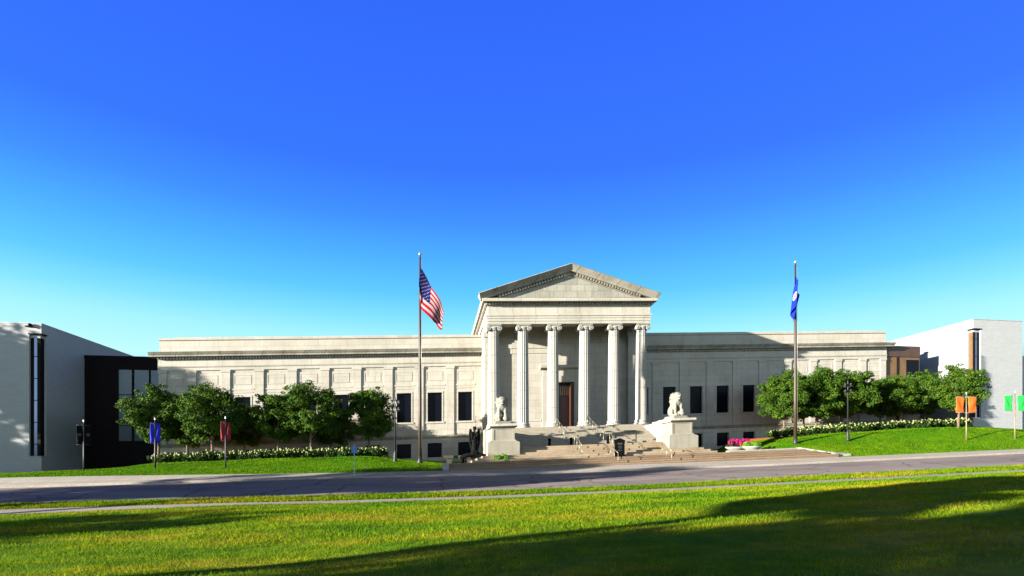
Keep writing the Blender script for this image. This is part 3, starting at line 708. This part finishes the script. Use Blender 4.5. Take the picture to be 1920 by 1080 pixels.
for x, y, lab in ((9.15, 43.8, 'dark bollard alone in the shade on the landing, away from any handrail'), (10.95, 43.8, 'dark bollard on the landing between the upper and lower left handrails'), (13.98, 43.7, 'dark bollard on the landing just above the black notice board')):
    zz = 3.15+S*(x-XC); b = MB(); b.lathe([(.11, zz), (.11, zz+.48), (.13, zz+.49), (.13, zz+.60), (.09, zz+.64), (.02, zz+.65)], x, y, 14)
    o = b.build('bollard', 'black'); tag(o, lab, 'bollard', None)
# black notice board
x, y = 13.81, 40.32; z0 = 2.09+S*(x-XC)
e = empty('notice_board', (x, y, z0), 'black freestanding notice board with a gabled top at the foot of the stairs', 'sign')
b = MB(); b.prism_y([(x-.37, z0+.0), (x+.37, z0), (x+.37, z0+1.18), (x+.42, z0+1.18), (x+.42, z0+1.24), (x, z0+1.40), (x-.42, z0+1.24), (x-.42, z0+1.18), (x-.37, z0+1.18)], y-.10, y+.10); b.build('board', 'black', e)
b = MB(); b.box(x-.42, x+.42, y-.2, y+.2, z0-.02, z0+.08); b.build('foot', 'black', e)
b = MB()
for zz, w_, h_ in ((1.0, .40, .05), (.93, .34, .03), (.80, .30, .018), (.74, .33, .018), (.68, .28, .018), (.62, .31, .018), (.56, .25, .018), (.46, .36, .03)): b.box(x-w_/2, x+w_/2, y-.104, y-.09, z0+zz-h_/2, z0+zz+h_/2)
b.build('lettering', 'signgrey', e)
# stone bench
b = MB(); zz = 2.07+S*(1.6-XC); b.box(.75, 3.3, 44.2, 44.75, zz+.42, zz+.66); b.box(.95, 1.35, 44.28, 44.7, zz-.05, zz+.42); b.box(2.6, 3.0, 44.28, 44.7, zz-.05, zz+.42)
o = b.build('stone_bench', 'benchstone'); tag(o, 'low grey stone bench behind the bronze winged statue', 'bench')

def leaf_cloud(centers, radii, per, size, squash=(1, 1, 1), up=.3):
    P = []; Nn = []
    for c, r in zip(centers, radii):
        d = rng.normal(0, 1, (per, 3)); d /= np.linalg.norm(d, axis=1)[:, None]
        q = r*rng.uniform(.35, 1, (per, 1))**.6; P.append(np.array(c)+d*q*np.array(squash)); Nn.append(d+rng.normal(0, .6, (per, 3))+np.array([0, 0, up]))
    P = np.concatenate(P); N = np.concatenate(Nn); N /= np.linalg.norm(N, axis=1)[:, None]
    a = np.cross(N, rng.normal(0, 1, N.shape)); a /= np.linalg.norm(a, axis=1)[:, None]; bb = np.cross(N, a)
    s = rng.uniform(.6, 1.2, (len(P), 1))*size
    V = np.stack([P-a*s*.5, P-bb*s*.28+a*s*.05, P+a*s*.55+N*s*.08, P+bb*s*.28+a*s*.05], 1).reshape(-1, 3)
    return V
def cloud_mesh(name, V, mats): return fast_mesh(name, V, np.arange(len(V)), 4, mats)
# planters
def planter(x, y, rx, ry, label, petals, per, leafk, hr):
    z0 = 2.08+S*(x-XC) if x < 28 else tz(x, y)
    e = empty('planter', (x, y, z0), label, 'planter', None)
    b = MB(); b.lathe([(.28, z0), (.34, z0+.05), (.62, z0+.26), (.72, z0+.36), (.70, z0+.40), (.60, z0+.36), (.2, z0+.33)], x, y, 24); b.v = [(x+(p[0]-x)*rx, y+(p[1]-y)*ry, p[2]) for p in b.v]
    b.build('bowl', 'concrete', e)
    cs = [(rng.uniform(-.6, .6)*rx, rng.uniform(-.45, .45)*ry, .42+rng.uniform(0, hr)) for _ in range(16)]
    o = bpy.data.objects.new('blossoms' if petals else 'foliage', cloud_mesh('planting', leaf_cloud(cs, [.24]*16, per, .12), [M[leafk]])); col.objects.link(o); o.parent = e
    if petals:
        cs2 = [(rng.uniform(-.6, .6)*rx, rng.uniform(-.45, .45)*ry, .38+rng.uniform(0, hr*.5)) for _ in range(10)]
        o = bpy.data.objects.new('foliage', cloud_mesh('planting', leaf_cloud(cs2, [.18]*10, 40, .12), [M['shrubleaf']])); col.objects.link(o); o.parent = e
planter(24.3, 42.2, 1.3, 1.0, 'round stone planter heaped with magenta flowers', True, 170, 'flowerpink', .56)
planter(25.2, 41.4, 1.15, .9, 'shallow concrete bowl with low green plants beside the magenta flowers', False, 70, 'brightleaf', .12)
cs = [(rng.uniform(-.65, .65), rng.uniform(-.3, .3), rng.uniform(.12, .42)) for _ in range(18)]
x, y = 4.75, 40.9; e = empty('flowering_bush', (x, y, 2.09+S*(x-XC)), 'small bright green bush with a few red flowers between bronze statue and lion pedestal', 'bush')
o = bpy.data.objects.new('foliage', cloud_mesh('bush', leaf_cloud(cs, [.22]*18, 90, .12), [M['brightleaf']])); col.objects.link(o); o.parent = e
cs = [(rng.uniform(-.5, .5), -.3, rng.uniform(.35, .5)) for _ in range(6)]
o = bpy.data.objects.new('blossoms', cloud_mesh('bush', leaf_cloud(cs, [.06]*6, 8, .09), [M['flowerpink']])); col.objects.link(o); o.parent = e

# ------------------------------------------------------------------ flagpoles and flags
def flagpole(x, y, h, label):
    z0 = tz(x, y); e = empty('flagpole', (x, y, z0), label, 'flagpole', None)
    b = MB(); b.lathe([(.135, z0-.1), (.135, z0+4), (.115, z0+h*.55), (.065, z0+h-.35)], x, y, 14); b.build('pole', 'polebrown', e)
    b = MB(); b.lathe([(.22, z0-.05), (.22, z0+.10), (.17, z0+.22), (.16, z0+.5)], x, y, 14); b.build('pole_base', 'poledark', e)
    b = MB(); b.lathe([(.05, z0+h-.36), (.09, z0+h-.34), (.09, z0+h-.25), (.04, z0+h-.22), (.04, z0+h-.12)], x, y, 10); b.build('truck', 'poledark', e)
    b = MB(); b.ball((x, y, z0+h), .12, None, 14, 10); b.build('finial', 'steel', e)
    b = MB(); b.tube([(x+.12, y-.12, z0+1.2), (x+.08, y-.08, z0+h-.3)], .010, 4); b.build('halyard', 'steel', e)
    return z0
PY = 42.7
zA = flagpole(-1.10, PY, 15.9, 'tall dark brown flagpole carrying the red and white striped flag')
zB = flagpole(29.9, PY, 15.2, 'tall dark brown flagpole carrying the limp blue flag')
def cloth(name, corner, nu, nv, matf, fold, mats, extra=None):
    A, B, C, D = [Vector(c) for c in corner]            # hoist top, hoist bottom, fly top, fly bottom
    V = []; F = []; MI = []
    for j in range(nv+1):
        for i in range(nu+1):
            u, v = i/nu, j/nv
            p = (A*(1-v)+B*v)*(1-u)+(C*(1-v)+D*v)*u
            p = p+Vector(fold(u, v)); V.append(tuple(p))
    for j in range(nv):
        for i in range(nu):
            F.append((j*(nu+1)+i, j*(nu+1)+i+1, (j+1)*(nu+1)+i+1, (j+1)*(nu+1)+i)); MI.append(matf((i+.5)/nu, (j+.5)/nv, i, j))
    me = bpy.data.meshes.new(name); me.from_pydata(V, [], F)
    for m in mats: me.materials.append(M[m])
    me.polygons.foreach_set('material_index', MI); me.polygons.foreach_set('use_smooth', [True]*len(F)); me.update()
    o = bpy.data.objects.new(name, me); col.objects.link(o)
    so = o.modifiers.new('cloth', 'SOLIDIFY'); so.thickness = .012; so.offset = 0
    return o
def us(u, v, i, j):
    if u < .44 and v < .60:
        a, b_ = u/.44, v/.60
        r_, c_ = b_*9.999, a*11.999
        if 0.5 < r_ < 9.5 and .5 < c_ < 11.5 and (int(r_)+int(c_)) % 2 == 0 and .32 < r_ % 1 < .68 and .32 < c_ % 1 < .68: return 1
        return 2
    k = int(v/.60*7) if v < .60 else 7+int((v-.60)/.40*4)
    return 0 if k % 2 == 0 else 1
fx = -1.02; zf = 16.42
def usfold(u, v):
    w = .20*math.sin(u*7.5+v*1.6)*min(1, u*3)
    dx = -.30*math.sin(math.pi*min(1, u/.5))*(v**.8)*(1-u)*1.3 - .18*math.sin(math.pi*v)*max(0, 1-u*2.2)
    dz = -.35*math.sin(math.pi*u)*v + .14*math.sin(u*15+v*3)*u*v
    return (dx+.10*math.sin(u*11+v*2)*u, -.16+w*.6-.05, dz)
o = cloth('national_flag', [(fx+.02, PY, zf), (fx+.02, PY, zf-2.45), (fx+1.80, PY-.1, zf-3.2), (fx+1.55, PY+.25, zf-4.45)], 120, 117, us, usfold, ['red', 'white', 'navy'])
tag(o, 'red and white striped flag with a starred navy canton blowing from its pole', 'flag')
def mn(u, v, i, j):
    d = math.hypot((u-.40)*1.5, (v-.50)*1.0)
    if d < .155: return 1 if (d > .115 or (d < .085 and d > .045)) else 2
    return 0
def mnfold(u, v):
    return (.13*math.sin(u*9.0), -.15+.20*math.cos(u*9.0+.4)*min(1, u*4)+.03*math.sin(v*5), -.25*u)
fx = 29.80; zf = zB+15.2-1.2
o = cloth('state_flag', [(fx-.02, PY, zf), (fx-.06, PY-.1, zf-2.0), (fx+.16, PY, zf-1.5), (fx-.52, PY-.1, zf-3.75)], 60, 60, mn, mnfold, ['stateblue', 'white', 'red'])
def mnfold2(u, v): return 0
tag(o, 'limp blue flag with a pale round seal hanging close to its pole', 'flag')

# ------------------------------------------------------------------ lamps
def lamp(x, y, h, label, metal, rf):
    z0 = tz(x, y); e = empty('street_lamp', (x, y, z0), label, 'street lamp', None)
    b = MB(); b.lathe([(.17, z0-.05), (.17, z0+.12), (.13, z0+.2), (.12, z0+.55), (.085, z0+.72), (.07, z0+.9)], x, y, 14); b.build('lamp_base', metal, e)
    b = MB(); b.lathe([(.065, z0+.9), (.045, z0+h-.1), (.05, z0+h), (.012, z0+h+.12)], x, y, 12); b.build('pole', metal, e)
    for zz in (z0+h-.95, z0+h-.42):
        for k in range(4):
            a = math.pi/2*k+.25
            b = MB(); pts = []
            for q in range(9):
                t = q/8; rr = .04+.24*math.sin(t*math.pi*.62)+.02; pts.append((x+rr*math.cos(a), y+rr*math.sin(a), zz-.07*math.sin(t*math.pi)+.14*t*t))
            b.tube(pts, .022, 6); arm = b.build('scroll_arm', rf, e)
            hx, hy = x+.275*math.cos(a), y+.275*math.sin(a)
            b = MB(); b.lathe([(.05, zz+.111), (.08, zz+.14), (.085, zz+.19), (.07, zz+.24), (.02, zz+.27)], hx, hy, 12); b.build('lamp_head', 'poledark', e)
            b = MB(); b.lathe([(.09, zz+.075), (.10, zz+.09), (.085, zz+.11)], hx, hy, 12); b.build('reflector', rf, e)
lamp(-2.95, 42.6, 4.85, 'slim two tier lamp post beside the striped flag\'s pole', 'poledark', 'steel')
lamp(34.66, 42.6, 5.0, 'slim dark lamp post standing on the lawn between blue flag and orange banners', 'poledark', 'poledark')

# ------------------------------------------------------------------ banner poles
def banner_pole(x, y, h, clothm, polem, label, w=.52, bh=1.25, yaw=0., gap=.10, marks=None, lab_b=None):
    z0 = tz(x, y); e = empty('banner_pole', (x, y, z0), label, 'banner pole', None)
    b = MB(); b.lathe([(.055, z0-.1), (.05, z0+1), (.038, z0+h)], x, y, 12); b.build('pole', polem, e)
    b = MB(); b.lathe([(.03, z0+h), (.055, z0+h+.02), (.03, z0+h+.05), (.06, z0+h+.10), (.055, z0+h+.16), (.01, z0+h+.19)], x, y, 12); b.build('finial', 'steel', e)
    ca, sa = math.cos(yaw), math.sin(yaw)
    for s_ in (-1, 1):
        zt = z0+h-.22
        for zz in (zt, zt-bh-.03):
            b = MB(); b.tube([(x, y, zz), (x+s_*(gap+w)*ca, y+s_*(gap+w)*sa, zz+.02)], .014, 6); b.ball((x+s_*.09*ca, y+s_*.09*sa, zz), .035, None, 8, 6); b.build('bracket', polem if polem == 'poledark' else 'steel', e)
        P = lambda d, zz: Vector((x+s_*d*ca, y+s_*d*sa, zz))
        A, B_, C_, D_ = P(gap, zt-.01), P(gap, zt-bh), P(gap+w, zt-.01), P(gap+w, zt-bh)
        o = cloth('fabric_banner', [A, B_, C_, D_], 10, 14, (lambda u, v, i, j: 1 if (marks and marks(s_, u, v)) else 0),
                  (lambda u, v: (0, .05*math.sin(u*5+v*3.2+s_)*math.sin(math.pi*v), .0)), [clothm, 'darkgreen' if clothm == 'banner_green' else 'signgrey'])
        for v_ in o.data.vertices: v_.co -= Vector((x, y, z0))
        o.parent = e
        if lab_b and s_ in lab_b: o['label'] = lab_b[s_]
bk = lambda s_, u, v: (.42 < v < .58 and .25 < u < .8 and (int(u*10) % 2 == 0 or int(v*14) % 2 == 0))
banner_pole(-23.70, 41.5, 3.30, 'banner_black', 'poledark', 'thin post with a pair of black banners beside the shaded white building', .34, 1.30, .35, .06, bk)
banner_pole(-19.19, 41.5, 3.38, 'banner_blue', 'poledark', 'thin post with a pair of royal blue banners before the trees', .25, 1.36, .3, .04)
banner_pole(-14.59, 41.5, 3.45, 'banner_red', 'poledark', 'thin post with a pair of dark red banners before the trees', .25, 1.28, .3, .05)
banner_pole(44.91, 41.5, 3.95, 'banner_orange', 'polewood', 'thin tan post with a pair of orange banners before the last tree', .68, 1.32, -.15, .20)
banner_pole(49.70, 41.5, 3.95, 'banner_green', 'polewood', 'thin tan post with a pair of bright green banners by the sunlit white building', .70, 1.32, -.12, .24, lambda s_, u, v: s_ < 0 and v > .93 and u > .42)
# small street sign and marker stake
x, y = -5.0, 35.9; z0 = walkz(x, y); e = empty('street_sign', (x, y, z0), 'small blue parking sign on a thin green post at the kerb', 'sign')
b = MB(); b.box(x-.03, x+.03, y-.015, y+.015, z0-.05, z0+2.0); b.build('post', 'greenpost', e)
b = MB(); b.prism_y([(x-.15, z0+1.42), (x+.15, z0+1.42), (x+.17, z0+1.45), (x+.17, z0+1.83), (x+.15, z0+1.86), (x-.15, z0+1.86), (x-.17, z0+1.83), (x-.17, z0+1.45)], y-.035, y-.018); b.build('sign_plate', 'signblue', e)
x, y = -4.6, 38.9; z0 = tz(x, y); b = MB(); b.tube([(x, y, z0-.05), (x-.05, y, z0+.42)], .016, 6); o = b.build('marker_stake', 'steel'); tag(o, 'thin pale marker stake in the lawn edge beside the blue parking sign', 'stake')

# ------------------------------------------------------------------ modern white buildings and link buildings
def white_building(sg, label):
    if sg < 0: xc, yf, top, zb, xfar, yend = -33.6, 53.0, 15.60, 1.5, -80., 120.
    else: xc, yf, top, zb, xfar, yend = 58.1, 52.9, 15.42, 1.5, 64.3, 120.
    zc = S*(xc-XC); T = lambda z: z+zc
    e = empty('white_brick_building', (xc, yf, T(2.8)), label, 'building', None)
    n = .95; z0, z1 = (4.2, 14.72) if sg < 0 else (4.73, 14.40); dn = .62
    b = MB(); o_ = -1 if sg < 0 else 1            # building body extends to -x (left one) or +x (right one)
    xi = xc+o_*n
    def q(*p): b.add(p, [tuple(range(len(p)))])
    for (za, zb_) in ((zb, z0), (z1, top)):
        lo, hi = min(xc, xfar), max(xc, xfar)
        b.box(lo, hi, yf, yend, T(za), T(zb_))
    lo, hi = min(xi, xfar), max(xi, xfar); b.box(lo, hi, yf, yend, T(z0)+.001, T(z1)-.001)
    lo, hi = min(xc, xi), max(xc, xi); b.box(lo, hi, yf+dn, yend, T(z0)+.001, T(z1)-.001)
    wall = b.build('wall', 'brick', e)
    b = MB(); lo, hi = min(xc, xfar), max(xc, xfar); b.box(lo-.04, hi+.04, yf-.04, yend, T(top)+.001, T(top)+.07); b.build('roof_edge', 'steel', e)
    # corner slit window: a glazed box set back in the notch, bronze mullions, projecting head and sill
    w = MB(); ins = .20
    gx0, gx1 = sorted((xc+o_*ins, xi)); gy0, gy1 = yf+ins, yf+dn
    w.box(gx0+.001, gx1+.05, gy0, gy1+.05, T(z0)+.02, T(z1)-.3, 'mirror') if sg > 0 else w.box(gx0-.05+.05, gx1, gy0, gy1+.05, T(z0)+.02, T(z1)-.3, 'mirror')
    for (a, c) in ((gx0, gx0+.22), (gx1-.22, gx1)): w.box(a-.02, c+.02, gy0-.03, gy0+.1, T(z0)+.02, T(z1)-.3, 'bronze')
    fx_ = xc+o_*ins
    w.box(min(fx_-o_*.03, fx_+o_*.1), max(fx_-o_*.03, fx_+o_*.1), gy0+.02, gy1, T(z0)+.02, T(z1)-.3, 'brown' if sg > 0 else 'bronze')
    zz = T(z0)+1.0
    while zz < T(z1)-.5:
        w.box(gx0+.1, gx1-.1, gy0-.02, gy0+.05, zz, zz+.06, 'bronze'); zz += 1.9
    w.box(gx0, gx1, gy0-.02, gy1, T(z1)-.3, T(z1)-.002, 'brick')
    win = w.build('corner_window', 'mirror', e)
    b = MB(); lo, hi = min(xc-o_*.06, xi+o_*.06), max(xc-o_*.06, xi+o_*.06); b.box(lo, hi, yf-.06, yf+dn+.06, T(z1)-.04, T(z1)+.06); b.build('window_head', 'bronze', e)
    b = MB(); b.box(lo, hi, yf-.06, yf+dn+.06, T(z0)-.10, T(z0)+.015); b.build('window_sill', 'concrete', e)
    return e, T
eL, TL = white_building(-1, 'tree shaded white brick building beside the black link, with a dark corner slit window')
eR, TR = white_building(1, 'sunlit white brick building behind the orange and green banners')
b = MB(); b.box(-34.8, -34.25, 52.85, 52.98, TL(15.3), TL(15.42)); b.tube([(-34.25, 52.9, TL(15.35)), (-33.7, 52.9, TL(15.15))], .03, 6); b.ball((-34.4, 52.85, TL(15.48)), .14, None, 10, 6); b.build('floodlight', 'black', eL)
b = MB(); b.box(64.35, 95, 55.5, 110, 2, TR(12.2)); o = b.build('side_wing', 'brick', eR)
# left link
xa, xb, yl = -33.58, -25.42, 58.9
e = empty('link_building', (xa, yl, 1.2), 'black glazed link building in shade beside the shaded white building', 'building')
zc = S*(-27-XC); b = MB(); b.box(xa, xb, yl, 100, 1.0, 13.75+zc); b.box(xa, xb, yl-.05, yl, 13.45+zc, 13.79+zc); b.build('wall', 'bronze', e)  # shade is in the panel colour; same panels as the brown link
for i, (p, q) in enumerate(((-30.5, -29.35), (-29.1, -27.8), (-27.6, -26.2))):
    w = MB(); w.add([(p, yl-.03, 5.5+zc), (q, yl-.03, 5.5+zc), (q, yl-.03, 12.45+zc), (p, yl-.03, 12.45+zc)], [(0, 1, 2, 3)], 'teal')
    for zz in (7.0, 10.0): w.box(p, q, yl-.05, yl-.028, zz+zc-.04, zz+zc+.04, 'bronze')
    w.build('window', 'teal', e)
xa, xb, yl = 49.99, 54.4, 55.86
e = empty('link_building', (xa, yl, 4), 'brown panelled link building between the museum and the sunlit white building', 'building')
zc = S*(52-XC); b = MB(); b.box(xa, xb, yl, 100, 2.0, 13.2+zc, 'brown'); b.box(xb+.002, 58.09, 63, 100, 2.0, 12.0+zc, 'brown'); b.build('wall', 'brown', e)
b = MB(); b.box(xa, xb, yl-.10, yl-.002, 12.0+zc, 13.22+zc); b.build('fascia', 'brownband', e)
for p in (50.1, 51.6): 
    b = MB(); b.box(p-.09, p+.09, yl-.08, yl-.002, 3.5+zc, 11.998+zc); b.build('mullion', 'bronze', e)
b = MB(); b.add([(52.7, yl-.02, 9.2+zc), (54.3, yl-.02, 9.2+zc), (54.3, yl-.02, 11.7+zc), (52.7, yl-.02, 11.7+zc)], [(0, 1, 2, 3)]); b.build('window', 'glass', e)
b = MB(); b.box(xa, xb, yl-.05, yl-.002, 9.0+zc, 9.15+zc); b.build('transom', 'brownband', e)

# ------------------------------------------------------------------ trees
def make_tree_meshes(seed, rad, hgt, zb, nclump, per, lsize, trunk_r, leafk):
    global rng
    rs = np.random.default_rng(seed); old = rng; rng = rs
    cs = []; rr = []
    zc = zb+hgt*.46
    while len(cs) < nclump:
        d = rs.normal(0, 1, 3); d /= np.linalg.norm(d); q = rs.uniform(.25, 1)**.45
        z = d[2]*q; lob = 1+.13*math.sin(3*math.atan2(d[1], d[0])+seed)+.09*math.sin(5*math.atan2(d[1], d[0])+2*seed)+rs.normal(0, .05)
        if z < -.86: continue
        p = np.array([d[0]*q*rad*lob*.92, d[1]*q*rad*lob*.92, zc+z*hgt*(.50 if z > 0 else .44)*(1+rs.normal(0, .05))])
        cs.append(p); rr.append(rad*rs.uniform(.17, .29))
    n0 = len(cs)
    for k in range(int(nclump*.16)):                     # stray sprays that break the outline
        d = rs.normal(0, 1, 3); d /= np.linalg.norm(d)
        if d[2] < -.5: d[2] *= -1
        q = rs.uniform(.98, 1.16); cs.append(np.array([d[0]*q*rad*.95, d[1]*q*rad*.95, zc+d[2]*q*hgt*.50])); rr.append(rad*rs.uniform(.07, .13))
    V = np.concatenate([leaf_cloud(cs[:n0], rr[:n0], per, lsize, (1.1, 1.1, .75), .5), leaf_cloud(cs[n0:], rr[n0:], max(12, per//5), lsize, (1.3, 1.3, .7), .5)])
    crown = cloud_mesh('crown', V, [M[leafk]])
    b = MB(); top = zb+hgt*.55
    b.tube([(0, 0, -.15), (.02, 0, zb*.5), (.05, .03, zb+.3), (.02, .0, zb+hgt*.3), (0, 0, top)], [trunk_r*1.25, trunk_r, trunk_r*.85, trunk_r*.55, trunk_r*.2], 9)
    for k in range(9):
        c = cs[int(rs.integers(n0))]; z0 = zb+rs.uniform(.0, .3)*hgt
        mid = (c[0]*.45, c[1]*.45, z0+(c[2]-z0)*.35+.1)
        b.tube([(0, 0, z0-.1), mid, tuple(c)], [trunk_r*.5, trunk_r*.33, trunk_r*.1], 6)
    rng = old
    return crown, b
TV = []
for sd, rad, hgt, zb, nc in ((3, 2.45, 5.0, 1.55, 105), (5, 2.6, 5.1, 1.55, 110), (8, 2.25, 4.7, 1.55, 92), (13, 2.7, 5.0, 1.6, 115)):
    TV.append(make_tree_meshes(sd, rad, hgt, zb, nc, 240, .18, .11, 'leaf'))
TM = []
for cm, tb in TV:
    o = tb.build('trunk', 'bark'); TM.append((cm, o.data)); bpy.data.objects.remove(o)
def tree(x, y, kind, sc, rz, label, group, meshes=TM, name='leafy_tree', sz=None):
    e = empty(name, (x, y, tz(x, y)-.02), label, 'tree', group)
    cm, tm = meshes[kind]
    for nm, me_ in (('crown', cm), ('trunk', tm)):
        o = bpy.data.objects.new(nm, me_); col.objects.link(o); o.parent = e
    e.rotation_euler.z = rz; e.scale = (sc, sc, sz if sz else sc)
    return e
LT = [(-22.6, 49.4, 0, 1.0, 'leafy tree right behind the royal blue banners, beside the black link building'),
      (-22.0, 53.4, 2, .95, 'rear tree between the royal blue and dark red banners, close to the wall'),
      (-17.9, 48.1, 1, .98, 'front tree just left of the dark red banners'),
      (-17.3, 53.6, 3, .82, 'small rear tree just right of the dark red banners, in its neighbour\'s shade'),
      (-13.0, 48.7, 2, .93, 'front tree between the red banners and the tallest tree of that row'),
      (-10.25, 48.4, 1, 1.0, 'tallest bright rounded tree midway between red banners and two tier lamp'),
      (-9.6, 53.6, 3, .70, 'small dark rear tree against the wall, behind the tallest bright rounded tree'),
      (-5.75, 50.0, 2, 1.0, 'smaller open tree beside the two tier lamp post')]
for i, (x, y, k, sc, lab) in enumerate(LT): tree(x, y, k, sc, i*1.7, lab, 'trees on the striped flag side')
RT = [(33.4, 49.4, 0, .98, 'front tree directly left of the blue flag\'s pole'),
      (37.8, 52.6, 2, 1.0, 'rear tree by the wall just right of the blue flag\'s pole'),
      (36.9, 49.6, 1, 1.02, 'front tree halfway between the blue flag\'s pole and the dark lamp post'),
      (41.7, 52.2, 3, 1.0, 'rear tree behind the dark lamp post, against the museum wall'),
      (40.9, 49.6, 2, .98, 'front tree directly behind the dark lamp post'),
      (46.0, 52.0, 2, .92, 'dark tree before the end of the museum wing'),
      (52.6, 53.4, 3, .98, 'rear tree before the brown link and the white side wall'),
      (47.2, 50.6, 1, .86, 'front tree in front of the brown link building'),
      (47.0, 44.2, 0, .88, 'last tree of its row, behind the orange banners')]
for i, (x, y, k, sc, lab) in enumerate(RT): tree(x, y, k, sc, i*2.1+.6, lab, 'trees on the blue flag side')

# street trees outside the picture on the left: they throw the long morning shadows
SV = []
for sd, rad, hgt, zb, nc, per in ((21, 4.6, 9.0, 2.4, 90, 110), (22, 5.2, 8.2, 3.4, 90, 110), (23, 2.3, 5.4, 8.7, 60, 120), (25, 2.1, 5.0, 7.4, 55, 120), (24, 5.6, 9.0, 3.4, 62, 60)):
    cm, tb = make_tree_meshes(sd, rad, hgt, zb, nc, per, .55, .24, 'leafdark'); o = tb.build('trunk', 'bark'); SV.append((cm, o.data)); bpy.data.objects.remove(o)
for i, (x, y, k, sc, szz, lab) in enumerate((
        (-46, 20.5, 0, .95, 1.22, 'street tree shading the road'), (-45, 13.9, 2, 1.0, 1.0, 'tall park tree shading the road and near kerb'), (-45, 16.4, 3, 1.2, 1.0, 'slim tall tree shading the near lane of the road'),
        (-33, 10.5, 1, .75, .50, 'park tree shading the near footpath'),
        (-26, -5.2, 1, 1.05, .90, 'big park tree shading the near lawn'), (-26, 1.6, 3, 1.35, .95, 'tall park tree shading the far part of the near lawn'), (-30, -13.5, 4, 1.1, 1.0, 'second big park tree shading the near lawn'),
        (-60, 46.8, 0, 1.05, 1.62, 'pavement tree shading the white building'), (-68, 54.5, 1, 1.2, 1.75, 'rear pavement tree shading the white building'))):
    tree(x, y, k, sc, i*1.3, lab, None, SV, 'shade_tree', szz)

# ------------------------------------------------------------------ hydrangea beds
def bedsheet(x0, x1, y0, y1, label):
    xs = list(np.arange(x0, x1+.01, .6)); o = sheet('mulch_bed', xs, [y0, (y0+y1)/2, y1], lambda x, y: tz(x, y)+.05, M['mulch'], 'structure', label)
bedsheet(-22.3, -4.4, 46.5, 54, 'brown bark mulch bed under the trees by the striped flag'); bedsheet(30.6, 51.0, 46.2, 54, 'brown bark mulch bed under the trees by the blue flag')
SH = []
for sd in range(4):
    rs = np.random.default_rng(50+sd); old = rng; rng = rs
    cs = [(rs.uniform(-.55, .55), rs.uniform(-.5, .5), rs.uniform(.15, .62)) for _ in range(16)]
    fol = cloud_mesh('foliage', leaf_cloud(cs, [.24]*16, 38, .17), [M['shrubleaf']])
    b = MB()
    for k in range(int(rs.integers(6, 12))):
        a = rs.uniform(math.pi*.9, math.pi*2.1); q = rs.uniform(.2, .72); b.ball((q*math.cos(a), q*math.sin(a)*.9, .25+.62*math.sqrt(max(.05, 1-(q/.8)**2))*rs.uniform(.55, 1.05)), rs.uniform(.06, .10), None, 7, 5)
    rng = old
    o = b.build('blossoms', 'flowerpale'); SH.append((fol, o.data)); bpy.data.objects.remove(o)
def shrub(x, y, k, sc, rz, label, group):
    e = empty('hydrangea_shrub', (x, y, tz(x, y)), label, 'shrub', group); e.rotation_euler.z = rz; e.scale = (sc, sc, sc)
    for nm, me_ in zip(('foliage', 'blossoms'), SH[k]):
        o = bpy.data.objects.new(nm, me_); col.objects.link(o); o.parent = e
for x0, x1, lab, g in ((-21.6, -4.9, 'low white flowering hydrangea under the trees behind blue and red banners', 'hydrangeas behind the blue and red banners'),
                       (31.2, 50.4, 'low white flowering hydrangea under the trees behind the dark lamp post', 'hydrangeas behind the dark lamp post')):
    n = int((x1-x0)/.95)
    for i in range(n+1):
        x = x0+(x1-x0)*i/n
        for row_ in (0, 1):
            shrub(x+random.uniform(-.15, .15)+.4*row_, 47.0+1.1*row_+random.uniform(-.15, .15), random.randrange(4), random.uniform(.85, 1.1), random.uniform(-.4, .4), lab, g)
